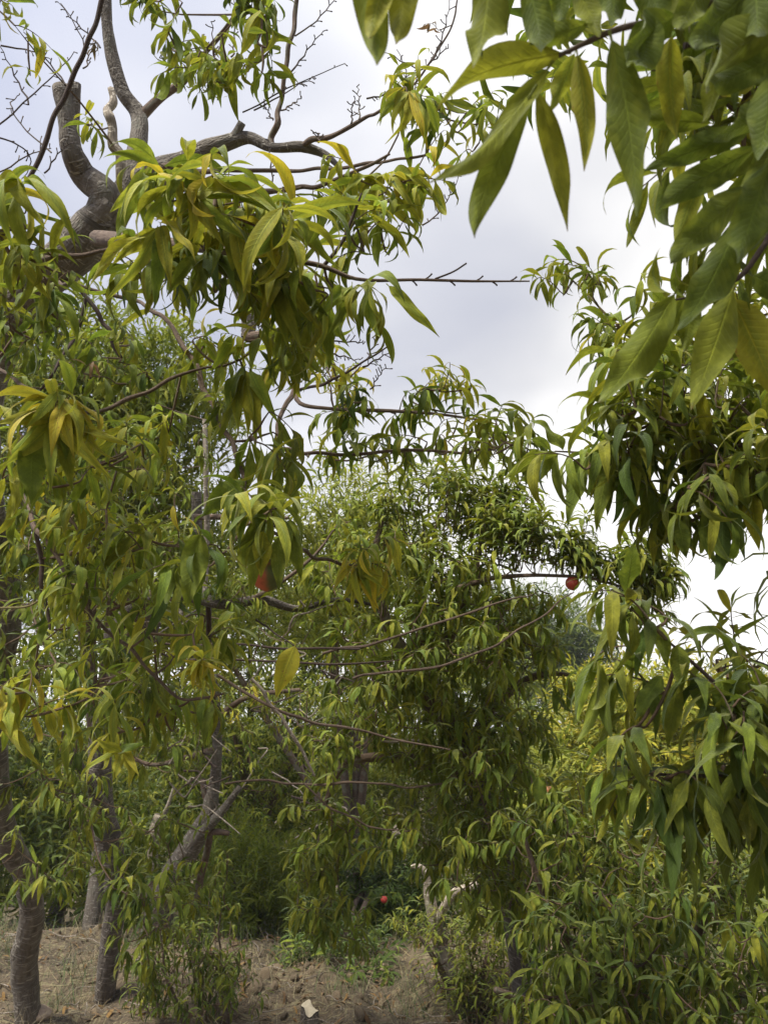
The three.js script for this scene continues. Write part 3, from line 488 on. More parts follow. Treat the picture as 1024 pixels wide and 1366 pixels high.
  t.clump(475, 755, 22, 8, 1.8, 0.05, 3, 0.11, { ...H, kinds: [3, 3, 2], droop: 0.8, n: [8, 12], len: [0.08, 0.13], dir: [0.7, 0, 0.2] });
  t.clump(165, 715, 110, 44, 1.8, 0.2, 16, 0.12, { ...H, kinds: YG });
  t.clump(135, 810, 100, 46, 1.75, 0.15, 14, 0.12, { ...H, kinds: [2, 4, 2, 1] });
  t.clump(55, 850, 60, 60, 2.2, 0.2, 9, 0.125, { ...H, kinds: DK });
  t.clump(240, 850, 50, 40, 1.65, 0.1, 6, 0.12, { ...H, kinds: YG });
  t.clump(262, 888, 8, 8, 1.5, 0.02, 2, 0.095, { ...H, kinds: [3], n: [8, 10], len: [0.03, 0.05], dir: [0.3, 0.5, 0.6] });
  t.clump(150, 930, 90, 40, 1.9, 0.15, 11, 0.125, { ...H, kinds: [2, 4, 1, 1] });
  t.clump(20, 940, 36, 36, 1.6, 0.1, 4, 0.14, { ...H, kinds: [2, 3, 2], droop: 0.9 });
  t.clump(160, 985, 14, 10, 1.7, 0.05, 2, 0.13, { ...H, kinds: [2, 2, 3], droop: 0.7 });
  t.clump(245, 960, 34, 40, 1.9, 0.12, 4, 0.13, { ...H, kinds: GY, droop: 0.9 });
  t.clump(113, 495, 5, 8, 1.9, 0.02, 1, 0.06, { ...H, kinds: [5], droop: 1.2, n: [7, 8], len: [0.04, 0.05] });
  t.clump(122, 68, 4, 5, 1.92, 0.02, 1, 0.04, { kinds: [5], droop: 1.2, n: [6, 7], len: [0.02, 0.03], link: false });
  t.clump(585, 45, 4, 5, 2.6, 0.02, 1, 0.06, { kinds: [5], droop: 1.2, n: [5, 6], len: [0.04, 0.05] });
  // tufts whose leaves can be told apart, leaf by leaf: [base, distance, leaf width, kind, curl, tips]
  const tuft = (x, y, d, w, kinds, curl, tips) => tips.forEach(([tx, ty], i) => { const R = t.rnd; t.leaf(x + R.r(-5, 5), y + R.r(-4, 4), d, tx, ty, d - R.r(0.0, 0.08), w * R.r(0.8, 1.2), kinds[i % kinds.length], i % 5, { curl: curl * R.r(0.8, 1.25), turn: R.r(-0.6, 0.6), fold: R.r(0.25, 0.6) }); });
  tuft(75, 562, 1.42, 24, [2, 3, 2, 1], 1.1, [[4, 622], [176, 596], [152, 642], [88, 614], [-6, 566], [134, 574], [68, 662], [98, 656], [18, 640]]);
  tuft(476, 756, 1.78, 13, [3, 3, 2], 1.3, [[444, 792], [456, 802], [472, 816], [492, 822], [506, 814], [516, 788], [510, 770], [450, 772], [496, 800], [482, 806]]);
  tuft(267, 886, 1.5, 9, [3, 3, 2], 0.8, [[224, 906], [238, 916], [268, 936], [300, 926], [302, 896], [296, 880], [254, 868], [242, 880], [284, 934]]);
  tuft(166, 1000, 1.62, 15, [2, 3, 2, 1], 0.9, [[108, 1042], [172, 1052], [128, 986], [196, 992], [150, 1044], [186, 1036]]);
  tuft(8, 936, 1.55, 20, [2, 3, 2], 0.8, [[14, 986], [36, 1012], [54, 1022], [2, 1004], [-10, 980]]);
  tuft(205, 240, 1.42, 22, [2, 2, 3], 1.5, [[146, 284], [160, 300], [232, 300], [196, 306]]);
  tuft(262, 258, 1.38, 24, [2, 2, 4], 0.9, [[411, 332], [388, 296], [346, 268], [330, 322], [300, 330], [232, 292]]);
  tuft(214, 300, 1.38, 24, [2, 3, 2, 1], 0.8, [[138, 404], [116, 392], [150, 352], [206, 412], [228, 384], [262, 352]]);
  tuft(278, 332, 1.45, 24, [1, 0, 1], 0.7, [[280, 404], [292, 388], [250, 400], [318, 398], [342, 386], [222, 396]]);
  tuft(34, 246, 1.45, 24, [2, 2, 4], 1.5, [[102, 336], [22, 336], [62, 306], [92, 304], [-14, 296], [50, 350]]);
  tuft(546, 124, 1.98, 15, [2, 3, 2], 1.3, [[541, 196], [514, 192], [524, 178], [582, 192], [592, 164], [562, 204], [502, 168], [572, 206]]);
  tuft(516, 236, 1.86, 17, [3, 2, 2], 1.0, [[580, 240], [566, 258], [562, 292], [584, 268], [470, 282], [452, 268], [500, 300], [484, 312]]);
  tuft(380, 360, 1.55, 24, [1, 2, 4], 0.8, [[402, 440], [386, 470], [430, 444], [362, 440], [345, 436], [410, 480], [440, 424]]);
  tuft(470, 380, 1.6, 20, [1, 2], 1.0, [[434, 452], [458, 458], [484, 444], [420, 438], [500, 414]]);
  tuft(330, 490, 1.72, 26, [2, 1, 2], 0.6, [[318, 578], [300, 560], [350, 590], [372, 566], [290, 588], [340, 604]]);
  t.leaf(395, 858, 1.5, 368, 932, 1.48, 36, 3, 0, { curl: 0.5, fold: 0.3 });
  t.leaf(515, 378, 1.62, 586, 450, 1.6, 20, 2, 0, { curl: 0.5 });
  t.leaf(45, 582, 1.4, 42, 672, 1.38, 44, 1, 1, { curl: 0.5 });
  t.leaf(330, 640, 1.45, 268, 690, 1.42, 40, 1, 1, { curl: 0.6 });
  t.leaf(268, 708, 1.4, 250, 812, 1.38, 44, 1, 0, { curl: 0.7 });
  t.leaf(385, 690, 1.36, 402, 775, 1.33, 28, 1, 0, { curl: 0.7 });
  t.leaf(352, 706, 1.3, 348, 772, 1.28, 32, 2, 2, { curl: 0.6 });
  t.leaf(372, 712, 1.3, 372, 790, 1.28, 24, 1, 0, { curl: 0.5 }); t.leaf(346, 712, 1.3, 334, 800, 1.28, 22, 4, 1, { curl: 0.5 });
  t.leaf(368, 648, 1.38, 350, 720, 1.34, 46, 2, 1, { curl: 0.6 });
  t.finish(300, 1);
}

// ---- the dark-trunked tree just behind it
{
  const t = new Tree('peach_tree', ground(136, 5.0), 202, 'dark peach tree with slim straight trunk at lower left behind the grey leaning trunk', 'tree');
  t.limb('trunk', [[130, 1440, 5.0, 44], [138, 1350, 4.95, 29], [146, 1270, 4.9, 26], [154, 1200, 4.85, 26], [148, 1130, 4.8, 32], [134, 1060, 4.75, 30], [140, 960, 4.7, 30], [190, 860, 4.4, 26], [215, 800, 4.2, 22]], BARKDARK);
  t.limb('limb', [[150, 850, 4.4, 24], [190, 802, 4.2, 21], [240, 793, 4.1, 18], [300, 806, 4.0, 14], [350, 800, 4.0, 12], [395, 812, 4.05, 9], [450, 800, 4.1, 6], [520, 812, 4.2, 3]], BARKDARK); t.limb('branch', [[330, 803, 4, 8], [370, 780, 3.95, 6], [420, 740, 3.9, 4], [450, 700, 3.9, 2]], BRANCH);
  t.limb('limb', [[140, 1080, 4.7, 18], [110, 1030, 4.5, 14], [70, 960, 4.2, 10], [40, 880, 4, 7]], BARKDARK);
  t.limb('branch', [[238, 796, 4.1, 8], [241, 825, 4.05, 7], [236, 852, 4, 6], [246, 868, 4, 4]], GREYTWIG);
  t.limb('branch', [[272, 798, 4.1, 9], [276, 720, 4.2, 8], [275, 640, 4.2, 7.5], [273, 560, 4.3, 6]], GREYTWIG);
  t.limb('branch', [[262, 795, 4.4, 15], [263, 720, 4.4, 15], [262, 656, 4.4, 14]], BARKDARK);
  t.limb('branch', [[278, 792, 4.1, 8], [280, 880, 4.3, 7], [288, 960, 4.5, 6]], STICK, { nogrow: true });
  t.limb('branch', [[262, 690, 4.3, 9], [300, 690, 4.2, 7], [345, 700, 4.1, 6], [385, 690, 4.1, 4]], BRANCH);
  for (let i = 0; i < 14; i++) { const R = t.rnd, x = R.r(200, 400), y = R.r(770, 880); t.limb('twig', [[x, y, 4, 3], [x + R.r(-20, 20), y + R.r(-20, 10), 4, 2.5], [x + R.r(-60, 60), y + R.r(-50, 40), 3.9, 1.6]], i % 2 ? GREYTWIG : STICK, { nogrow: true, per: 3 }); }
  const O = { kinds: DK, droop: 0.7 };
  t.clump(80, 480, 100, 50, 4.0, 0.3, 34, 0.125, O); t.clump(190, 600, 90, 50, 4.0, 0.3, 26, 0.125, O); t.clump(60, 640, 80, 50, 4.0, 0.3, 24, 0.125, O);
  t.clump(70, 940, 90, 80, 3.3, 0.4, 34, 0.13, O);
  t.clump(210, 970, 70, 60, 3.4, 0.4, 18, 0.12, { ...O, kinds: GR });
  t.clump(70, 1080, 90, 50, 3.8, 0.4, 22, 0.12, { ...O, kinds: GR });
  t.clump(170, 1190, 50, 28, 3.2, 0.2, 14, 0.13, { ...O, kinds: [1, 1, 0, 2] });
  t.clump(150, 1120, 70, 40, 4.1, 0.3, 14, 0.12, { ...O, kinds: GR });
  t.clump(50, 700, 80, 50, 3.5, 0.3, 22, 0.125, O); t.clump(190, 690, 90, 50, 3.6, 0.3, 22, 0.125, O); t.clump(110, 880, 110, 40, 3.5, 0.3, 24, 0.125, O);
  t.clump(60, 1150, 60, 40, 3.8, 0.3, 16, 0.12, O); t.clump(235, 1130, 50, 50, 4.0, 0.2, 18, 0.115, O); t.clump(215, 1210, 50, 40, 3.8, 0.2, 16, 0.115, O); t.clump(300, 1190, 30, 50, 4.3, 0.2, 10, 0.11, O);
  t.clump(195, 1260, 36, 36, 3.6, 0.2, 10, 0.12, { ...O, kinds: GR });
  t.clump(330, 790, 70, 24, 3.9, 0.15, 12, 0.11, O); t.clump(440, 780, 60, 30, 4.1, 0.15, 14, 0.11, O);
  t.clump(30, 780, 60, 60, 3.3, 0.3, 14, 0.13, { ...O, kinds: DK });
  t.clump(120, 640, 130, 60, 3.4, 0.3, 26, 0.12, { ...O, kinds: GR });
  t.clump(170, 760, 120, 60, 3.2, 0.3, 18, 0.12, { ...O, kinds: DK });
  t.finish(220, 2);
}
// ---- the leaning tree beyond
{
  const t = new Tree('peach_tree', ground(195, 6.3), 303, 'peach tree with trunk leaning right in the shade left of centre', 'tree');
  t.limb('trunk', [[190, 1330, 6.3, 44], [208, 1240, 6.2, 38], [226, 1180, 6.1, 36], [255, 1128, 6.0, 30], [276, 1090, 6.0, 22], [286, 1045, 6.0, 16], [290, 985, 6.0, 13], [286, 900, 6, 10]], BARKMID);
  t.limb('limb', [[252, 1130, 6.0, 20], [275, 1105, 5.9, 15], [296, 1082, 5.9, 11], [320, 1050, 5.9, 8]], BARKMID);
  t.limb('branch', [[268, 1112, 6.0, 9], [290, 1110, 5.9, 8], [306, 1112, 5.9, 6]], BRANCH);
  t.limb('branch', [[262, 1250, 6.2, 10], [266, 1180, 6.2, 10], [280, 1110, 6.1, 9], [270, 1040, 6.1, 8]], BRANCH);
  t.limb('branch', [[286, 1000, 6, 9], [250, 1010, 5.8, 7], [200, 1020, 5.6, 5], [160, 1000, 5.6, 4]], BRANCH);
  t.limb('branch', [[288, 960, 6, 9], [330, 930, 5.8, 7], [400, 920, 5.7, 5]], BRANCH);
  for (let i = 0; i < 26; i++) { const R = t.rnd, x = R.r(210, 440), y = R.r(900, 1100); t.limb('twig', [[x, y, 5.6, 2.6], [x + R.r(-20, 30), y + R.r(-20, 20), 5.6, 2.2], [x + R.r(-50, 80), y + R.r(-60, 60), 5.5, 1.3]], i % 2 ? GREYTWIG : STICK, { nogrow: true, per: 3 }); }
  t.clump(330, 930, 110, 40, 5.8, 0.5, 34, 0.12, { kinds: YG, droop: 0.6 });
  t.clump(230, 1000, 70, 50, 5.8, 0.5, 24, 0.11, { kinds: FR, droop: 0.6 });
  t.clump(380, 1000, 60, 60, 5.9, 0.5, 24, 0.11, { kinds: GR, droop: 0.6 });
  t.clump(330, 860, 120, 50, 5.8, 0.4, 26, 0.12, { kinds: GR, droop: 0.6 });
  t.finish(200, 2);
}
// ---- the middle tree with the red peach
{
  const t = new Tree('peach_tree', ground(712, 4.4), 404, 'broad green peach tree in the middle carrying a red peach on its right bough', 'tree');
  t.limb('trunk', [[715, 1480, 4.4, 60], [705, 1300, 4.35, 50], [680, 1170, 4.3, 44], [640, 1050, 4.2, 38], [595, 930, 4.1, 32]], BARKDARK);
  t.limb('limb', [[582, 960, 4.1, 30], [560, 860, 3.95, 18], [590, 800, 3.75, 10], [640, 775, 3.6, 7], [690, 768, 3.5, 5.5], [740, 768, 3.42, 4.5], [790, 772, 3.4, 4], [850, 790, 3.4, 3]], BRANCH);
  t.limb('limb', [[580, 920, 4.1, 28], [520, 840, 3.9, 16], [500, 750, 3.9, 10], [510, 690, 3.9, 6]], BRANCH);
  t.limb('limb', [[585, 880, 4.05, 20], [620, 800, 3.9, 12], [640, 730, 3.8, 8], [645, 690, 3.8, 5]], BRANCH);
  t.limb('limb', [[625, 1010, 4.2, 26], [660, 940, 4.0, 14], [720, 900, 3.8, 9], [760, 900, 3.7, 5]], BRANCH);
  t.limb('limb', [[630, 1030, 4.2, 26], [520, 1010, 4.0, 14], [460, 1020, 3.9, 9], [430, 1080, 3.9, 6]], BRANCH);
  t.limb('branch', [[470, 905, 3.0, 3.6], [515, 897, 3.0, 3.6], [590, 888, 3.0, 3.4], [660, 862, 3.05, 3], [710, 830, 3.1, 2.4], [765, 790, 3.15, 1.4]], BRANCH, { nogrow: true });
  t.limb('branch', [[430, 872, 3.0, 3.6], [510, 855, 3.0, 3.4], [600, 826, 3.0, 3], [690, 797, 3.05, 2.2], [710, 793, 3.1, 1.4]], BRANCH, { nogrow: true });
  t.limb('branch', [[215, 858, 2.6, 3], [330, 860, 2.6, 3], [480, 866, 2.6, 2.6]], STICK, { nogrow: true });
  t.limb('branch', [[230, 882, 2.7, 3], [400, 884, 2.7, 3], [520, 882, 2.7, 2]], STICK, { nogrow: true });
  t.limb('branch', [[290, 900, 2.7, 4], [360, 942, 2.7, 4], [420, 965, 2.75, 3.6], [520, 985, 2.8, 3], [600, 1000, 2.8, 2]], BRANCH, { nogrow: true });
  t.limb('branch', [[335, 905, 2.7, 4], [375, 955, 2.7, 4.4], [405, 1005, 2.7, 4], [420, 1035, 2.7, 2]], GREYTWIG, { nogrow: true });
  t.limb('branch', [[300, 1046, 3.6, 3], [360, 1041, 3.62, 3], [420, 1047, 3.6, 3], [480, 1044, 3.58, 2.8], [540, 1051, 3.6, 2.6], [606, 1044, 3.6, 1.8]], BRANCH, { nogrow: true });
  t.limb('branch', [[405, 1045, 3.6, 2.6], [440, 1078, 3.6, 2.6], [490, 1102, 3.6, 2.4], [532, 1107, 3.6, 1.8]], BRANCH, { nogrow: true });
  t.limb('branch', [[505, 988, 3.8, 3], [560, 988, 3.8, 3], [562, 985, 3.8, 3]], GREYTWIG, { nogrow: true });
  const O0 = { kinds: [1, 1, 1, 2, 4], droop: 0.6 };
  const U = { dir: [0.1, 1.1, 0.1], spread: 0.35, droop: 0.15, curl: [0.4, 1], kinds: [1, 1, 2, 4], n: [13, 18], len: [0.2, 0.34], mat: GREENTWIG, snap: 0.75 };
  t.clump(560, 745, 18, 20, 3.8, 0.15, 8, 0.14, U); t.clump(640, 735, 40, 24, 3.7, 0.2, 18, 0.14, U); t.clump(700, 745, 46, 20, 3.6, 0.2, 20, 0.14, U);
  t.clump(765, 755, 34, 14, 3.5, 0.15, 10, 0.125, { ...U, len: [0.12, 0.2] }); t.clump(840, 775, 32, 20, 3.45, 0.1, 10, 0.125, { ...U, len: [0.1, 0.2], dir: [0.5, 0.5, 0], spread: 0.7, kinds: [1, 2, 4] });
  t.clump(730, 752, 60, 12, 3.45, 0.12, 18, 0.13, { ...U, len: [0.12, 0.24] }); t.clump(800, 765, 60, 12, 3.42, 0.12, 20, 0.125, { ...U, len: [0.09, 0.17], spread: 0.6, droop: 0.4 }); t.clump(855, 792, 36, 20, 3.4, 0.1, 20, 0.125, { ...U, len: [0.1, 0.2], dir: [0.5, 0.4, 0], spread: 0.7 }); t.clump(840, 815, 40, 24, 3.35, 0.1, 14, 0.125, { ...O0 });
  t.clump(590, 700, 60, 24, 3.9, 0.2, 14, 0.135, { ...U, snap: 0.3 }); t.clump(680, 715, 40, 16, 3.75, 0.15, 10, 0.135, { ...U, snap: 0.4 });
  t.clump(600, 730, 70, 50, 4.1, 0.3, 26, 0.125, U);
  t.clump(820, 800, 36, 20, 3.4, 0.1, 8, 0.095, { kinds: GR, droop: 0.6 });
  const O = { kinds: [1, 1, 1, 2, 4], droop: 0.6 }, K = { kinds: [1, 1, 1, 2, 4], droop: 0.7 };
  t.clump(530, 770, 110, 56, 3.9, 0.4, 76, 0.135, O);
  t.clump(650, 800, 90, 46, 3.8, 0.35, 60, 0.135, O);
  t.clump(510, 720, 70, 46, 4.1, 0.3, 30, 0.1, O);
  t.clump(560, 860, 130, 46, 3.75, 0.4, 76, 0.135, { ...O, kinds: [1, 1, 1, 2, 4] });
  t.clump(690, 880, 70, 46, 3.7, 0.3, 34, 0.135, O);
  t.clump(560, 940, 120, 46, 3.8, 0.4, 76, 0.135, K);
  t.clump(670, 970, 76, 46, 3.8, 0.3, 40, 0.135, O);
  t.clump(560, 1000, 80, 46, 4.0, 0.3, 44, 0.135, K);
  t.clump(640, 1060, 76, 66, 3.8, 0.4, 76, 0.135, K);
  t.clump(530, 1110, 50, 36, 3.7, 0.15, 14, 0.135, { ...O, kinds: [2, 1, 1, 4] });
  t.clump(450, 1020, 40, 40, 3.8, 0.2, 12, 0.135, O);
  t.clump(430, 1130, 40, 70, 4.0, 0.2, 30, 0.135, K); t.clump(450, 1230, 36, 40, 4.1, 0.2, 18, 0.135, K); t.clump(420, 1200, 30, 60, 4.1, 0.2, 16, 0.135, K); t.clump(620, 1140, 60, 60, 3.9, 0.2, 26, 0.135, K);
  t.clump(478, 1110, 30, 24, 4.0, 0.2, 8, 0.135, K);
  t.clump(660, 1160, 56, 76, 3.7, 0.4, 56, 0.135, K);
  t.clump(740, 1085, 22, 20, 3.2, 0.1, 5, 0.135, { ...O, kinds: [1, 1] });
  t.clump(430, 960, 30, 60, 4, 0.2, 10, 0.11, K);
  t.finish(300, 2);
}
// ---- the near tree at the right whose boughs hang into the frame
{
  const t = new Tree('peach_tree', V(1.75, groundY(1.75, -1.5), -1.5), 505, 'close peach tree reaching in from the right with large backlit leaves overhead', 'tree');
  t.limbW('trunk', [[V(1.75, -0.1, -1.5), 0.1], [V(1.7, 0.5, -1.48), 0.085], [V(1.62, 1.1, -1.4), 0.08], [V(1.5, 1.7, -1.3), 0.06], [V(1.35, 2.3, -1.1), 0.05], [V(1.2, 2.9, -0.8), 0.04]], BARK);
  t.limbW('limb', [[V(1.55, 1.5, -1.36), 0.05], [V(1.2, 1.85, -1.1), 0.025], [V(0.9, 2.1, -0.8), 0.014], [at(1070, -30, 0.62), 0.006], [at(900, 22, 0.62), 0.0027], [at(820, 40, 0.62), 0.0024], [at(745, 74, 0.62), 0.0017]], BRANCH, { bump: 0.08 });
  t.limbW('limb', [[V(1.2, 1.85, -1.1), 0.016], [at(1120, 40, 0.8), 0.006], [at(1024, 50, 0.66), 0.0022], [at(970, 54, 0.64), 0.0019], [at(920, 60, 0.63), 0.0018], [at(912, 61, 0.63), 0.0028]], STICK, { bump: 0.1 });
  t.limbW('limb', [[V(1.3, 1.7, -1.2), 0.016], [at(1100, 230, 0.95), 0.006], [at(1020, 325, 0.8), 0.003], [at(985, 370, 0.78), 0.0026], [at(940, 392, 0.78), 0.0018], [at(900, 400, 0.78), 0.001]], STICK, { bump: 0.1 });
  t.limbW('limb', [[V(1.62, 1.1, -1.42), 0.035], [at(1150, 520, 1.5), 0.012], [at(1040, 580, 1.4), 0.006], [at(960, 600, 1.4), 0.005], [at(880, 610, 1.4), 0.004], [at(800, 605, 1.45), 0.0025], [at(740, 602, 1.5), 0.0015]], BRANCH);
  t.limbW('limb', [[at(1040, 580, 1.4), 0.006], [at(940, 520, 1.6), 0.005], [at(840, 450, 1.85), 0.0035], [at(790, 400, 1.95), 0.0025], [at(752, 362, 2.0), 0.0015]], GREENTWIG);
  t.limbW('limb', [[V(1.6, 1.2, -1.45), 0.02], [at(1110, 430, 1.9), 0.007], [at(1010, 440, 2.0), 0.004], [at(940, 440, 2.05), 0.002]], BRANCH);
  t.limbW('limb', [[V(1.68, 0.7, -1.46), 0.04], [at(1120, 1000, 1.3), 0.010], [at(1040, 975, 1.15), 0.0045], [at(985, 940, 1.12), 0.0035], [at(930, 890, 1.12), 0.0028], [at(888, 853, 1.12), 0.0016]], STICK);
  t.limbW('limb', [[at(1120, 1000, 1.3), 0.008], [at(1060, 905, 1.35), 0.004], [at(1005, 882, 1.35), 0.0026], [at(955, 880, 1.35), 0.0015]], STICK);
  t.limbW('limb', [[at(1120, 1010, 1.3), 0.008], [at(1040, 1030, 1.15), 0.004], [at(960, 1035, 1.15), 0.003], [at(850, 1032, 1.18), 0.0016]], STICK);
  t.limbW('limb', [[V(1.35, 2.3, -1.1), 0.03], [V(0.9, 2.5, -0.75), 0.018], [V(0.4, 2.45, -0.5), 0.012], [at(600, -90, 0.55), 0.005], [at(520, -70, 0.55), 0.003], [at(470, -60, 0.55), 0.002]], BRANCH);
  t.limbW('limb', [[V(1.2, 2.9, -0.8), 0.03], [V(0.7, 3.1, -0.5), 0.02], [V(0.1, 3.1, -0.3), 0.01]], BRANCH);
  // the large leaves close to the lens, each by hand
  const L = (...a) => t.leaf(...a);
  L(738, 80, 0.62, 571, 246, 0.55, 46, 4, 0, { curl: 0.45, turn: 0.7, fold: 0.5, face: -1 });
  L(762, 70, 0.62, 580, 148, 0.58, 50, 4, 2, { curl: 0.8, turn: -0.5, face: -1 });
  L(716, 112, 0.61, 632, 319, 0.58, 52, 4, 1, { curl: 0.7, face: -1, sickle: -0.12 });
  L(713, 112, 0.62, 757, 309, 0.62, 38, 4, 2, { curl: 0.4, face: -1, sickle: 0.1 });
  L(768, 66, 0.65, 732, 152, 0.66, 32, 2, 0, { curl: 0.6, face: -1 });
  L(768, 64, 0.64, 779, 229, 0.64, 40, 2, 4, { curl: 0.35, face: -1, wave: 1.1, sickle: 0.15 });
  L(812, 40, 0.61, 849, 290, 0.58, 66, 1, 0, { curl: 0.3, face: -1, sickle: 0.1 });
  L(860, 20, 0.6, 848, 88, 0.57, 62, 1, 1, { curl: 0.6, face: -1, turn: 0.5 });
  L(905, 20, 0.6, 835, 82, 0.57, 60, 1, 1, { curl: 0.5, face: -1, turn: -0.5 });
  L(655, -70, 0.56, 630, 92, 0.53, 66, 4, 0, { curl: 0.4, face: -1, turn: 0.3 });
  L(675, -60, 0.58, 642, 80, 0.56, 40, 1, 1, { curl: 0.5, face: -1, turn: -0.6 });
  L(700, -40, 0.6, 722, 70, 0.57, 50, 1, 1, { curl: 0.6, face: -1 });
  L(790, 30, 0.61, 705, 60, 0.6, 34, 1, 0, { curl: 0.8, face: -1 });
  L(760, -30, 0.62, 800, 50, 0.6, 40, 4, 0, { curl: 0.5, face: -1 });
  L(895, 40, 0.68, 903, 188, 0.7, 44, 2, 2, { curl: 0.5, face: -1, wave: 1, sickle: -0.15 });
  L(955, 165, 0.72, 850, 160, 0.7, 34, 4, 1, { curl: 0.9, face: -1 });
  L(1010, 168, 0.7, 858, 228, 0.68, 44, 1, 1, { curl: 0.5, face: -1 });
  L(1020, 190, 0.68, 876, 280, 0.65, 48, 1, 1, { curl: 0.7, face: -1 });
  L(1010, 240, 0.68, 893, 352, 0.64, 62, 1, 0, { curl: 0.5, face: -1 });
  L(990, 280, 0.7, 902, 442, 0.66, 62, 1, 1, { curl: 0.6, face: -1, turn: 0.4 });
  L(1030, 205, 0.62, 982, 352, 0.58, 66, 1, 1, { curl: 0.4, face: -1 });
  L(1034, 250, 0.64, 1000, 335, 0.6, 50, 1, 1, { curl: 0.4, face: -1, turn: 0.6 });
  L(940, 215, 0.76, 898, 332, 0.76, 32, 2, 0, { curl: 0.6, face: -1 });
  L(980, 378, 0.77, 921, 547, 0.74, 68, 4, 0, { curl: 0.25, face: -1, fold: 0.45 });
  L(972, 390, 0.78, 1040, 545, 0.78, 62, 2, 4, { curl: 0.3, face: -1, fold: 0.45 });
  L(905, 382, 0.78, 797, 538, 0.74, 62, 4, 1, { curl: 0.8, face: -1, turn: 0.3 });
  L(915, 388, 0.8, 868, 486, 0.8, 30, 2, 1, { curl: 0.8, face: -1 });
  L(898, 392, 0.8, 880, 330, 0.82, 22, 2, 0, { curl: 1.5, face: -1, turn: 0.9 });
  L(925, 392, 0.8, 912, 470, 0.8, 34, 4, 1, { curl: 0.6, face: -1 });
  L(1000, 365, 0.8, 1050, 400, 0.76, 46, 1, 1, { curl: 0.8, face: -1 });
  L(985, 372, 0.79, 1002, 440, 0.79, 14, 1, 1, { curl: 0.6 });
  L(1040, -50, 0.6, 925, 66, 0.56, 80, 1, 1, { curl: 0.6, face: -1 });
  L(1050, 20, 0.6, 940, 125, 0.55, 72, 4, 1, { curl: 0.6, face: -1, turn: -0.4 });
  L(1060, 60, 0.62, 945, 108, 0.6, 60, 1, 1, { curl: 0.7, face: -1, turn: 0.5 });
  L(1045, 70, 0.58, 1010, 215, 0.55, 70, 1, 1, { curl: 0.5, face: -1 });
  L(960, -60, 0.6, 905, 40, 0.58, 60, 4, 1, { curl: 0.6, face: -1 });
  L(1000, -70, 0.6, 1010, 50, 0.57, 70, 1, 1, { curl: 0.6, face: -1 });
  L(1060, 130, 0.66, 950, 190, 0.64, 46, 1, 1, { curl: 0.6, face: -1 });
  L(850, -60, 0.64, 880, 30, 0.62, 60, 1, 1, { curl: 0.5, face: -1 });
  L(950, 60, 0.7, 935, 165, 0.7, 36, 4, 0, { curl: 0.9, face: -1, turn: 0.5 });
  L(1050, -30, 0.66, 985, 92, 0.64, 52, 4, 1, { curl: 0.7, face: -1 }); L(1060, 20, 0.7, 905, 20, 0.68, 40, 1, 0, { curl: 0.8, face: -1 }); L(985, -60, 0.68, 955, 60, 0.66, 44, 1, 1, { curl: 0.6, face: -1 });
  L(1050, 150, 0.74, 985, 262, 0.72, 40, 1, 0, { curl: 0.9, face: -1, turn: 0.4 }); L(1060, 180, 0.76, 930, 260, 0.74, 34, 4, 1, { curl: 1.1, face: -1 }); L(820, -60, 0.66, 815, 36, 0.64, 44, 1, 1, { curl: 0.6, face: -1 }); L(905, -50, 0.7, 868, 70, 0.68, 40, 4, 0, { curl: 0.6, face: -1 }); L(745, -50, 0.66, 748, 30, 0.65, 34, 1, 1, { curl: 0.8, face: -1 });
  L(475, -80, 0.56, 503, 88, 0.53, 58, 2, 1, { curl: 0.4, face: -1, sickle: 0.08 });
  L(520, -60, 0.55, 492, 52, 0.53, 40, 2, 2, { curl: 0.6, face: -1 });
  L(548, -70, 0.56, 528, 60, 0.54, 52, 4, 2, { curl: 0.4, face: -1 });
  const H = { droop: 0.5, curl: [0.35, 1] };
  t.clump(775, 385, 34, 28, 1.97, 0.06, 6, 0.105, { ...H, kinds: [2, 1, 2], dir: [-0.5, 0.6, 0] });
  t.clump(835, 440, 40, 34, 1.85, 0.08, 7, 0.115, { ...H, kinds: YG, dir: [-0.3, 0.2, 0] });
  t.clump(880, 500, 70, 34, 1.6, 0.1, 10, 0.12, { ...H, kinds: YG });
  t.clump(1000, 420, 50, 30, 2.0, 0.1, 8, 0.12, { ...H, kinds: YL });
  t.clump(980, 500, 60, 40, 1.9, 0.1, 10, 0.115, { ...H, kinds: GR });
  t.clump(850, 570, 60, 30, 1.42, 0.1, 9, 0.12, { ...H, kinds: [1, 2, 1], dir: [-0.2, 0.5, 0.1] });
  t.clump(840, 625, 70, 24, 1.4, 0.1, 10, 0.125, { ...H, kinds: GR, droop: 0.8 });
  t.clump(950, 560, 70, 40, 1.4, 0.12, 12, 0.12, { ...H, kinds: [1, 1, 2, 4] });
  t.clump(950, 640, 75, 36, 1.35, 0.12, 16, 0.13, { ...H, kinds: GR, droop: 0.8 });
  t.clump(1010, 610, 30, 40, 1.3, 0.05, 6, 0.13, { ...H, kinds: [2, 1, 4] });
  t.clump(900, 690, 70, 14, 1.4, 0.08, 7, 0.11, { ...H, kinds: GR, droop: 0.9 });
  L(778, 606, 1.45, 757, 702, 1.43, 32, 1, 1, { curl: 0.6 }); L(742, 602, 1.5, 712, 650, 1.48, 22, 1, 0, { curl: 0.9 }); L(815, 612, 1.42, 795, 710, 1.4, 28, 1, 0, { curl: 0.8 });
  L(740, 602, 1.5, 670, 640, 1.46, 24, 2, 1, { curl: 0.8 }); L(752, 604, 1.48, 706, 560, 1.5, 22, 1, 0, { curl: 0.8, turn: 0.5 }); L(905, 690, 1.3, 915, 745, 1.3, 26, 1, 1, { curl: 0.4 }); L(1000, 650, 1.28, 1012, 735, 1.26, 30, 2, 2, { curl: 0.6 });
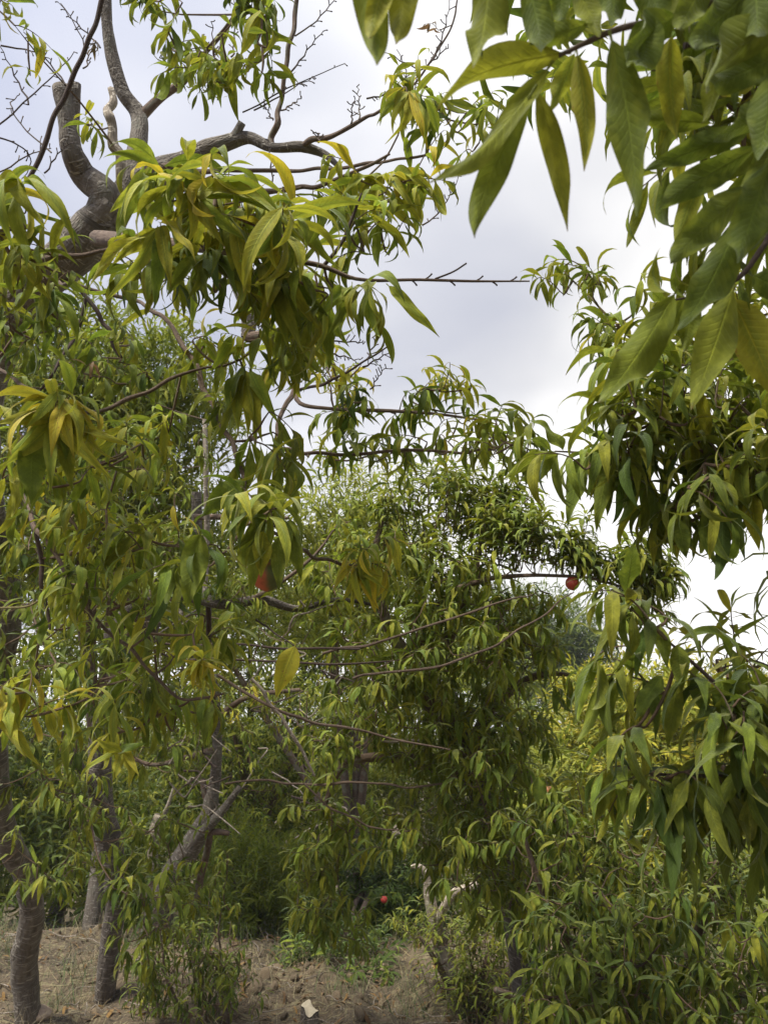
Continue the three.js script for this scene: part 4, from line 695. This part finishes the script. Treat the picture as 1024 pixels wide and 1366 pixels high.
  const D = { droop: 0.8, kinds: [1, 1, 0, 4], curl: [0, 0.8] };
  t.clump(876, 850, 34, 30, 1.14, 0.05, 4, 0.12, { ...D, dir: [-0.6, 0.2, 0], n: [6, 9] });
  t.clump(860, 940, 30, 30, 1.15, 0.05, 3, 0.12, { ...D, dir: [-0.6, -0.2, 0], n: [6, 9] });
  t.clump(945, 930, 54, 40, 1.12, 0.07, 5, 0.12, D);
  t.clump(1005, 960, 36, 50, 1.12, 0.08, 7, 0.125, D);
  t.clump(985, 890, 44, 16, 1.4, 0.08, 5, 0.11, { ...D, kinds: YG, droop: 0.4 });
  t.clump(880, 1030, 66, 22, 1.16, 0.05, 6, 0.12, { ...D, kinds: [1, 4, 0], dir: [-0.4, -0.1, 0] });
  t.clump(985, 1030, 44, 30, 1.14, 0.07, 10, 0.125, { ...D, kinds: [1, 0, 1, 4], dir: [-0.1, -0.6, 0] });
  L(905, 858, 1.12, 910, 922, 1.1, 30, 1, 0, { curl: 0.35, fold: 0.25 }); L(880, 832, 1.13, 890, 892, 1.11, 24, 1, 0, { curl: 0.3 }); L(975, 884, 1.15, 903, 858, 1.13, 20, 1, 1, { curl: 1.7, turn: 0.8 });
  L(885, 900, 1.12, 846, 962, 1.1, 30, 1, 1, { curl: 0.6 }); L(905, 905, 1.12, 890, 1000, 1.1, 30, 1, 2, { curl: 0.5 }); L(930, 895, 1.12, 940, 955, 1.1, 34, 1, 1, { curl: 0.5 }); L(958, 900, 1.11, 985, 985, 1.1, 40, 1, 1, { curl: 0.4 });
  L(935, 1035, 1.14, 945, 1120, 1.12, 30, 1, 0, { curl: 0.4 }); L(975, 1035, 1.13, 985, 1130, 1.1, 40, 1, 1, { curl: 0.4 }); L(1000, 1035, 1.13, 1003, 1132, 1.1, 36, 1, 1, { curl: 0.4 }); L(895, 1030, 1.15, 893, 1120, 1.12, 28, 1, 1, { curl: 0.6 });
  t.clump(960, 40, 60, 40, 0.88, 0.08, 7, 0.125, { ...H, kinds: [1, 4, 1, 2] }); t.clump(985, 190, 44, 50, 0.9, 0.08, 6, 0.125, { ...H, kinds: [1, 4, 1, 2] }); t.clump(990, 330, 36, 30, 0.95, 0.06, 4, 0.12, { ...H, kinds: [1, 4, 2] });
  // the rest of the crown above and beside the camera, which shades these boughs
  const inn = t.finish.bind(t); inn(300, 1);
  crown(t.o, t.base, [[1.2, 3.3, -0.9, 1.1, 0.6, 1.1], [1.9, 2.6, -1.6, 0.7, 0.7, 0.9], [0.5, 3.3, -0.2, 0.8, 0.35, 0.7], [2.0, 1.6, -1.6, 0.6, 0.7, 0.8], [1.35, 2.0, -1.3, 0.45, 0.5, 0.5], [0.9, 2.9, 0.3, 0.9, 0.4, 0.6], [1.5, 1.9, 0.1, 0.5, 0.7, 0.6]], 900, 0.26, [1, 1, 0, 2], 515, [1, 1, 1], 0.3, 'foliage');
}
// ---- the dark low tree at the lower right
{
  const t = new Tree('peach_tree', ground(860, 3.6), 606, 'low dark leafy peach tree filling the lower right corner in shade', 'tree');
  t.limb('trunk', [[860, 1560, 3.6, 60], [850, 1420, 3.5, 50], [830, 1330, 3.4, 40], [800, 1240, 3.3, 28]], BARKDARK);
  t.limb('limb', [[850, 1420, 3.5, 36], [900, 1320, 3.3, 22], [940, 1220, 3.1, 12], [955, 1150, 3, 7]], BRANCH);
  t.limb('limb', [[832, 1340, 3.4, 30], [760, 1260, 3.2, 18], [720, 1180, 3.1, 9], [700, 1120, 3.1, 5]], BRANCH);
  t.limb('limb', [[845, 1400, 3.5, 30], [960, 1350, 3.1, 16], [1040, 1280, 2.9, 8]], BRANCH);
  t.limb('limb', [[840, 1380, 3.4, 30], [730, 1350, 3.1, 16], [660, 1320, 3.0, 8]], BRANCH);
  t.limb('branch', [[700, 1340, 2.8, 4], [780, 1320, 2.75, 4], [860, 1285, 2.7, 3], [880, 1260, 2.7, 2]], STICK, { nogrow: true });
  const K = { kinds: [1, 0, 1, 4], droop: 0.7 }, M = { kinds: [1, 0, 1, 4], droop: 0.5 };
  t.clump(760, 1150, 80, 60, 3.2, 0.4, 44, 0.12, K);
  t.clump(790, 1240, 80, 60, 3.0, 0.4, 66, 0.12, K);
  t.clump(900, 1170, 90, 60, 3.2, 0.4, 56, 0.115, M);
  t.clump(960, 1180, 50, 40, 3.0, 0.2, 14, 0.11, { ...M, dir: [0, 1, 0], spread: 0.4, n: [12, 16] });
  t.clump(920, 1260, 110, 60, 3.0, 0.4, 70, 0.12, M);
  t.clump(835, 1330, 120, 60, 2.9, 0.4, 100, 0.12, K);
  t.clump(980, 1340, 80, 50, 2.8, 0.3, 50, 0.12, K);
  t.clump(735, 1345, 44, 46, 3.0, 0.3, 36, 0.115, K);
  t.clump(1000, 1270, 24, 20, 2.5, 0.1, 4, 0.13, { ...M, droop: 0.9 });
  t.leaf(718, 1034, 3.2, 722, 1082, 3.18, 24, 1, 1, { curl: 0.5 }); t.leaf(736, 1048, 3.2, 738, 1090, 3.18, 16, 4, 1, { curl: 0.5 });
  t.clump(840, 1070, 80, 50, 3.8, 0.3, 44, 0.11, { ...M, kinds: YG });
  t.finish(300, 2);
}

// ---- the bushy sprout tree at bottom centre and the weedy shrub at the foot of the dark trunk
{
  const t = new Tree('peach_tree', ground(618, 4.9), 607, 'bright yellow-green bushy peach tree with bare grey cut limbs at bottom centre', 'tree');
  t.limb('trunk', [[622, 1460, 4.8, 26], [612, 1380, 4.8, 22], [600, 1300, 4.85, 18], [592, 1262, 4.9, 15]], BARKMID);
  t.limb('limb', [[612, 1380, 4.8, 14], [640, 1310, 4.7, 9], [655, 1260, 4.7, 5]], BRANCH); t.limb('limb', [[606, 1330, 4.8, 12], [580, 1280, 4.75, 7], [560, 1250, 4.75, 4]], BRANCH);
  const U = { kinds: [2, 1, 4, 2], droop: 0.15, dir: [0, 1, 0.1], spread: 0.45, len: [0.14, 0.3], n: [14, 20], mat: GREENTWIG, curl: [0, 0.7] };
  t.clump(620, 1270, 50, 24, 4.8, 0.15, 26, 0.085, U); t.clump(650, 1320, 44, 40, 4.65, 0.12, 24, 0.085, U); t.clump(610, 1340, 34, 30, 4.6, 0.1, 16, 0.085, { ...U, droop: 0.4 }); t.clump(575, 1255, 28, 14, 4.8, 0.1, 10, 0.08, { ...U, dir: [-0.7, 0.5, 0] }); t.clump(660, 1370, 44, 30, 4.5, 0.1, 14, 0.09, { ...U, droop: 0.5 });
  t.finish(120, 2);
  const w = new Tree('shrub', ground(250, 4.5), 608, 'low tangled leafy shrub at the foot of the slim dark trunk', 'shrub');
  for (let i = 0; i < 9; i++) { const R = w.rnd, x = R.r(215, 300); w.limb('stem', [[x, 1420, 4.5, 4], [x + R.r(-14, 14), 1360, 4.45, 3.5], [x + R.r(-30, 30), 1300, 4.45, 3], [x + R.r(-45, 45), 1230 + R.r(-20, 40), 4.45, 1.6]], i % 2 ? GREENTWIG : BRANCH); }
  const S = { kinds: [1, 0, 1, 4], droop: 0.55, dir: [0, 0.6, 0.2], spread: 0.8, len: [0.08, 0.2], n: [6, 11] };
  w.clump(250, 1320, 72, 50, 4.4, 0.2, 66, 0.1, S); w.clump(285, 1290, 40, 44, 4.5, 0.2, 26, 0.095, S); w.clump(230, 1270, 36, 36, 4.5, 0.15, 20, 0.1, S); w.clump(300, 1355, 36, 20, 4.3, 0.15, 9, 0.09, S); w.clump(200, 1350, 30, 24, 4.3, 0.1, 7, 0.1, S);
  w.finish(160, 2);
}
// ---- middle-distance trees: sprays of small leaves on real limbs
function bushTree(name, label, category, seed, px, d, H, wood, blobs, count, size, kinds, tone, group, hang) {
  const b = ground(px, d), o = new THREE.Group(); o.name = numbered(name); o.position.copy(b); tag(o, label, category, group); scene.add(o); const R = rng(seed);
  const add = (n, q, m) => { const e = new THREE.Mesh(tube(q, b, { sides: 10, per: 5, bump: 0.14, seed }), m); e.name = n; e.castShadow = e.receiveShadow = true; o.add(e); };
  const w = blobs.map(([x, y, dd, rx, ry, rz]) => { const p = at(x, y, d + dd); return [p.x, p.y, p.z, pxw(rx, d), pxw(ry, d), rz]; });
  const f = b.clone(); f.y += H * 0.45; f.x += R.r(-0.1, 0.1);
  add('trunk', [[b.clone().add(V(0, -0.1, 0)), wood], [b.clone().lerp(f, 0.5).add(V(R.r(-0.06, 0.06), 0, R.r(-0.05, 0.05))), wood * 0.85], [f, wood * 0.72]], BARKMID);
  for (const q of w) { const e = V(q[0], q[1] + q[4] * 0.3, q[2]), m = f.clone().lerp(e, 0.5).add(V(R.r(-0.1, 0.1), 0.05, R.r(-0.1, 0.1))); add('limb', [[f.clone().add(V(0, -wood, 0)), wood * 0.6], [m, wood * 0.4], [e, wood * 0.12]], BRANCH); }
  crown(o, b, w, count, size, kinds, seed + 3, tone, hang); return o;
}
const BT = bushTree;
BT('peach_tree', 'yellow-green peach tree behind the middle tree at the right of the frame', 'tree', 701, 880, 7.4, 2.4, 0.07, [[860, 960, 0, 90, 60, 0.7], [930, 1010, -0.3, 90, 60, 0.7], [800, 1000, 0.2, 70, 50, 0.6], [960, 950, 0.6, 70, 40, 0.5], [880, 1080, -0.4, 130, 60, 0.7], [790, 940, 0.9, 60, 30, 0.5]], 1500, 0.26, [2, 2, 3, 4], [1.05, 1.05, 1]);
BT('peach_tree', 'light green peach tree low at the right edge behind the dark branches', 'tree', 702, 1010, 6.2, 2.0, 0.07, [[1010, 1120, 0, 70, 70, 0.6], [960, 1180, 0, 60, 60, 0.6], [1040, 1220, -0.3, 70, 60, 0.5]], 500, 0.24, [2, 1, 4], [1, 1, 1]);
BT('peach_tree', 'green peach tree in the gap under the yellow-green crown', 'tree', 703, 740, 7.0, 2.0, 0.07, [[720, 1060, 0, 80, 60, 0.6], [760, 1140, 0, 90, 60, 0.6], [690, 1180, 0.2, 70, 60, 0.6], [800, 1220, 0.2, 80, 60, 0.6]], 800, 0.24, [1, 2, 4, 1], [1, 1, 1]);
BT('peach_tree', 'slender bright green peach saplings crowded in a clump left of the centre gap', 'tree', 704, 350, 7.4, 1.4, 0.04, [[310, 1170, -0.8, 40, 60, 0.3], [370, 1180, -0.9, 46, 40, 0.3], [310, 1180, 0, 40, 60, 0.4], [350, 1170, 0.2, 45, 45, 0.4], [390, 1180, -0.2, 40, 45, 0.4], [340, 1225, 0, 80, 40, 0.4], [322, 1120, 0.1, 14, 40, 0.2], [345, 1245, -0.3, 90, 20, 0.3]], 1000, 0.17, [1, 2, 1, 4], [1.1, 1.12, 1], undefined, -0.7);
BT('peach_tree', 'shady dark peach tree behind the soil bank with a small red fruit', 'tree', 706, 500, 7.0, 1.9, 0.05, [[470, 1190, 0, 70, 60, 0.5], [540, 1180, 0.2, 50, 50, 0.5], [480, 1240, -0.2, 80, 30, 0.4], [440, 1290, -1.6, 50, 34, 0.25], [480, 1290, -1.6, 30, 20, 0.2], [560, 1230, 0.5, 60, 40, 0.4]], 1000, 0.18, [0, 1, 0, 4], [0.85, 0.95, 1]);
BT('peach_tree', 'peach tree far left behind the near boughs with pale yellow-green top', 'tree', 708, 110, 6.4, 3.4, 0.08, [[150, 490, 0, 110, 50, 0.6], [60, 520, -0.2, 110, 60, 0.6], [230, 530, 0, 80, 50, 0.6], [140, 600, 0, 150, 60, 0.8], [60, 700, 0, 120, 70, 0.8], [220, 700, 0.2, 90, 60, 0.7]], 1500, 0.27, [2, 1, 4, 1], [1, 1, 1]);
BT('peach_tree', 'finely leaved green tree behind the middle tree left of the sky gap', 'tree', 709, 470, 7.6, 3.2, 0.08, [[480, 680, 0, 60, 50, 0.6], [440, 720, 0, 70, 50, 0.6], [520, 740, 0, 80, 50, 0.6], [450, 800, 0, 120, 60, 0.8], [240, 800, 0.2, 120, 80, 0.9]], 1150, 0.24, [1, 4, 2, 1], [1.05, 1.05, 1.1]);
BT('peach_tree', 'peach tree in deep shade behind the leaning trunk', 'tree', 710, 330, 9.6, 2.8, 0.1, [[300, 960, 0, 120, 70, 0.9], [420, 980, 0, 110, 70, 0.9], [240, 1060, 0, 90, 70, 0.8], [380, 1070, 0.4, 120, 60, 0.8]], 900, 0.28, [1, 4, 2, 0], [1, 1, 1]);
BT('peach_tree', 'peach tree with dark crown at the left edge behind both near trunks', 'tree', 711, 60, 8.6, 2.6, 0.1, [[60, 1060, 0, 120, 80, 0.9], [150, 1120, 0, 110, 60, 0.9], [-20, 1000, 0, 90, 120, 0.8], [40, 1170, 0, 110, 50, 0.7]], 1000, 0.28, [0, 1, 1, 4], [1, 1, 1]);
BT('peach_tree', 'tall peach tree in shade behind the horizontal grey limb', 'tree', 712, 320, 10.5, 3.4, 0.1, [[330, 790, 0, 110, 60, 0.9], [210, 770, 0, 110, 70, 0.9], [440, 820, 0.2, 110, 60, 0.9], [300, 870, 0, 150, 60, 0.9], [470, 900, 0.2, 100, 60, 0.8], [600, 900, 0.4, 100, 60, 0.8], [90, 830, 0.3, 120, 80, 0.9]], 1900, 0.30, [1, 4, 0, 1], [1, 1, 1]);
// the row behind, closing off the view under the crowns
const ROW = [[-40, 12.5, 'leftmost tree of the far orchard row, behind the grey trunk'], [130, 13, 'far orchard row tree behind the slim dark trunk'], [270, 12.2, 'far orchard row tree behind the leaning trunk'], [400, 13.2, 'far orchard row tree behind the bright saplings'], [520, 12.4, 'far orchard row tree behind the soil bank'], [650, 13, 'far orchard row tree behind the cut grey limbs'], [780, 12.6, 'far orchard row tree left of the yellow-green crown'], [920, 13.3, 'far orchard row tree right of the yellow-green crown'], [1060, 12.5, 'rightmost tree of the far orchard row, by the right edge']];
ROW.forEach(([x, d, label], i) => BT('peach_tree', label, 'tree', 720 + i * 7, x, d, 2.4, 0.09, [[x, 980, 0, 90, 60, 0.9], [x - 50, 1040, 0, 70, 60, 0.8], [x + 50, 1050, 0, 70, 60, 0.8], [x, 1110, -0.3, 100, 60, 0.8], [x + 20, 1190, -0.5, 90, 50, 0.6]], 900, 0.32, i % 3 === 1 ? [2, 1, 4] : [1, 4, 0, 2], [1, 1, 1]));
// the large distant tree at the horizon; its haze is put into the crown tint
BT('broadleaf_tree', 'big dark green round-topped tree, tinted grey for haze, in the distance beneath the red peach', 'tree', 790, 735, 24, 6.5, 0.25, [[690, 840, 0, 70, 55, 1.6], [745, 850, 0, 55, 50, 1.4], [660, 880, 0, 90, 50, 1.8], [790, 885, 0, 35, 28, 1], [740, 900, 0, 80, 40, 1.6], [620, 860, 0, 60, 50, 1.6]], 3200, 0.42, [0, 1], [0.95, 1.0, 1.35]);
BT('broadleaf_tree', 'distant low dark tree line end at the right horizon behind the drooping branch', 'tree', 791, 930, 26, 4, 0.2, [[900, 935, 0, 90, 28, 1.4], [1000, 930, 0, 80, 34, 1.4]], 1200, 0.42, [0, 1], [0.95, 1, 1.3]);  // bluish crown tint paints in the distance haze here too

// bare grey limbs of the bushy tree at bottom centre, and the pale trunk in the left gap
{
  const o = scene.children.find(c => c.userData.label?.startsWith('bright yellow-green bushy')), b = o.position;
  const add = (n, pts, m) => { const e = new THREE.Mesh(tube(pts.map(([x, y, d, w]) => [at(x, y, d), pxw(w, d) / 2]), b, { sides: 12, per: 6, bump: 0.16, seed: 4 }), m); e.name = n; e.castShadow = e.receiveShadow = true; o.add(e); };
  add('cut_limb', [[596, 1290, 5.0, 22], [580, 1230, 4.95, 18], [572, 1195, 4.95, 14], [568, 1165, 4.95, 10], [556, 1156, 4.95, 8], [548, 1157, 4.95, 5]], PALE);
  add('cut_limb', [[582, 1235, 4.95, 14], [595, 1205, 4.9, 12], [608, 1190, 4.9, 12], [632, 1182, 4.9, 11], [646, 1176, 4.9, 9]], PALE);
  add('cut_limb', [[578, 1215, 4.95, 9], [575, 1190, 4.95, 7], [566, 1165, 4.95, 5]], PALE);
  const t = new THREE.Group(); t.name = numbered('peach_tree'); const tb = ground(203, 8.2); t.position.copy(tb); tag(t, 'bare pale trunk standing upright between the slim dark trunk and the leaning one', 'tree'); scene.add(t);
  const e = new THREE.Mesh(tube([[203, 1290, 8.2, 20], [203, 1200, 8.2, 17], [204, 1150, 8.2, 15], [207, 1105, 8.2, 15], [212, 1086, 8.2, 12]].map(([x, y, d, w]) => [at(x, y, d), pxw(w, d) / 2]), tb, { sides: 12, per: 6, bump: 0.2, seed: 9 }), PALE); e.name = 'trunk'; t.add(e);
  const f = new THREE.Mesh(tube([[207, 1105, 8.2, 9], [222, 1080, 8.2, 6], [232, 1050, 8.2, 3]].map(([x, y, d, w]) => [at(x, y, d), pxw(w, d) / 2]), tb, { sides: 8, per: 4, bump: 0.1, seed: 9 }), PALE); f.name = 'limb'; t.add(f);
}

// ================================================================ FRUIT, STUMP, STONES
function peach(name, label, px, py, d, dia, paint, stemTo) {
  const c = at(px, py, d), o = new THREE.Group(); o.name = numbered(name); o.position.copy(c); tag(o, label, 'peach'); scene.add(o);
  const g = new THREE.SphereGeometry(dia / 2, 40, 28), p = g.attributes.position, col = new Float32Array(p.count * 3);
  for (let i = 0; i < p.count; i++) {
    const v = V(p.getX(i), p.getY(i), p.getZ(i)), u = v.clone().normalize(), a = Math.atan2(u.x, u.z + 0.0001), groove = Math.exp(-Math.pow((a - 0.9) / 0.16, 2)) * (1 - Math.pow(Math.abs(u.y), 6));
    let s = 1 - 0.055 * groove - 0.16 * Math.exp(-Math.pow((1 - u.y) / 0.10, 2)) + 0.04 * Math.exp(-Math.pow((1 + u.y) / 0.03, 2)) + 0.02 * (fbm3(u.x * 2 + px, u.y * 2, u.z * 2, 2) - 0.5);
    v.multiplyScalar(s); p.setXYZ(i, v.x, v.y, v.z); const k = paint(u, fbm3(u.x * 4 + px, u.y * 4, u.z * 4, 4), fbm3(u.x * 22, u.y * 22, u.z * 22, 2)); col.set(k, i * 3);
  }
  g.setAttribute('color', new THREE.BufferAttribute(col, 3)); g.computeVertexNormals();
  const m = new THREE.MeshPhysicalMaterial({ vertexColors: true, roughness: 0.55, sheen: 0.5, sheenRoughness: 0.6 }); m.sheenColor.setRGB(0.5, 0.4, 0.35);
  const f = new THREE.Mesh(g, m); f.name = 'flesh'; f.castShadow = f.receiveShadow = true; o.add(f);
  const e = at(...stemTo, d), q = [[V(0, dia * 0.36, 0).add(c), 0.0018], [c.clone().add(V(0, dia * 0.5, 0)).lerp(e, 0.4), 0.0015], [e, 0.0016]];
  const st = new THREE.Mesh(tube(q, c, { sides: 6, per: 4 }), TWIG); st.name = 'stem'; o.add(st); return o;
}
const mixc = (a, b, t) => a.map((v, i) => lerp(v, b[i], clamp01(t)));
peach('peach', 'half red and half green peach among the large leaves left of centre', 357, 766, 1.36, 0.058, (u, n, f) => mixc(mixc([0.42, 0.09, 0.03], [0.30, 0.03, 0.018], step(0.4, 0.7, n)), [0.085, 0.10, 0.025], step(-0.3, 0.35, u.x * 0.9 + u.z * 0.05 + (n - 0.5) * 0.7)).map(c => c * (0.9 + 0.2 * f)), [356, 726]);
peach('peach', 'ripe red peach hanging against the sky on the bare end of the right bough', 763, 778, 3.4, 0.060, (u, n, f) => mixc([0.42, 0.045, 0.03], [0.55, 0.14, 0.06], step(0.5, 0.75, n)).map(c => c * (0.85 + 0.3 * f)), [764, 768]);
peach('peach', 'small bright red peach in the shade above the soil bank', 512, 1200, 6.4, 0.055, (u, n, f) => [0.50, 0.05, 0.035], [516, 1176]);
peach('peach', 'orange-tinted peach peeking out of dark leaves right of centre', 730, 1056, 3.35, 0.05, (u, n, f) => mixc([0.40, 0.13, 0.04], [0.26, 0.15, 0.04], step(0.42, 0.62, n)), [728, 1040]);
{
  // the little cut stump
  const p = groundAt(412, 1362); const o = new THREE.Group(); o.name = 'stump'; o.position.set(p.x, groundY(p.x, p.z), p.z); tag(o, 'small sawn-off stump with pale cut top on the soil bank', 'stump'); scene.add(o);
  const R = rng(8), h = 0.05, body = [], n = 22, rad = k => 0.043 * (1 + 0.28 * Math.sin(k * 2 + 0.6) + 0.12 * Math.sin(k * 3 + 2) + 0.06 * Math.sin(k * 7));
  const pos = [], uv = [], idx = []; for (let j = 0; j <= 5; j++) for (let k = 0; k <= n; k++) { const a = k / n * 6.2832, t = j / 5, r = rad(a) * (1.25 - 0.25 * t); pos.push(Math.cos(a) * r, -0.06 + (h + 0.06 + 0.025 * Math.cos(a + 2) + 0.012 * Math.sin(a * 3)) * t, Math.sin(a) * r); uv.push(k / n * 2, t * 0.5); }
  for (let j = 0; j < 5; j++) for (let k = 0; k < n; k++) { const a = j * (n + 1) + k; idx.push(a, a + n + 1, a + n + 2, a, a + n + 2, a + 1); }
  const g = new THREE.BufferGeometry(); g.setAttribute('position', new THREE.Float32BufferAttribute(pos, 3)); g.setAttribute('uv', new THREE.Float32BufferAttribute(uv, 2)); g.setIndex(idx); g.computeVertexNormals(); const b = new THREE.Mesh(g, BARKDARK); b.name = 'bark'; o.add(b);
  const tp = [0, h + 0.016, 0], tu = [0.5, 0.5], ti = []; for (let k = 0; k <= n; k++) { const a = k / n * 6.2832, r = rad(a) * 0.985; tp.push(Math.cos(a) * r, h + 0.006 + 0.025 * Math.cos(a + 2) + 0.012 * Math.sin(a * 3), Math.sin(a) * r); tu.push(0.5 + 0.5 * Math.cos(a), 0.5 + 0.5 * Math.sin(a)); if (k) ti.push(0, k + 1, k); }
  const q = new THREE.BufferGeometry(); q.setAttribute('position', new THREE.Float32BufferAttribute(tp, 3)); q.setAttribute('uv', new THREE.Float32BufferAttribute(tu, 2)); q.setIndex(ti); q.computeVertexNormals(); const c = new THREE.Mesh(q, CUT); c.name = 'cut_top'; o.add(c);
  // stones and clods on the bank
  const stoneMap = tex(256, 256, (u, v, o2) => { const n1 = pfbm(u, v, 6, 6, 3, 4), n2 = pfbm(u, v, 40, 40, 5, 2), L = 0.7 + 0.5 * n1 + 0.3 * (n2 - 0.5); o2[0] = 0.40 * L; o2[1] = 0.29 * L; o2[2] = 0.20 * L; }, true), SM = new THREE.MeshStandardMaterial({ map: stoneMap, bumpMap: stoneMap, bumpScale: 0.004, roughness: 0.95 });
  const stone = (x, y, d, s, label, seed) => { const w = groundAt(x, y); w.y += s * 0.2; const gg = new THREE.IcosahedronGeometry(s, 4), pp = gg.attributes.position; for (let i = 0; i < pp.count; i++) { const v = V(pp.getX(i), pp.getY(i), pp.getZ(i)).multiplyScalar(1 / s), k = 0.7 + 0.55 * fbm3(v.x * 1.3 + seed, v.y * 1.3, v.z * 1.3, 3) + 0.1 * fbm3(v.x * 6, v.y * 6 + seed, v.z * 6, 2); pp.setXYZ(i, v.x * s * k * 1.25, v.y * s * k * 0.75, v.z * s * k); } gg.computeVertexNormals(); const m = new THREE.Mesh(gg, SM); m.name = numbered('stone'); m.position.copy(w); m.rotation.y = seed; tag(m, label, 'stone'); scene.add(m); };
  stone(50, 1358, 4.9, 0.06, 'pinkish stone in the bottom left corner beside the grey trunk', 3);
  stone(514, 1296, 5.9, 0.04, 'round pale clod at the top of the soil bank under dry grass', 5);
}
scene.traverse(o => { if (o.isMesh) { o.castShadow = true; o.receiveShadow = true; } });
scene.fog = new THREE.FogExp2(new THREE.Color().setRGB(0.80, 0.83, 0.86), 0.0012);
renderer.render(scene, camera);
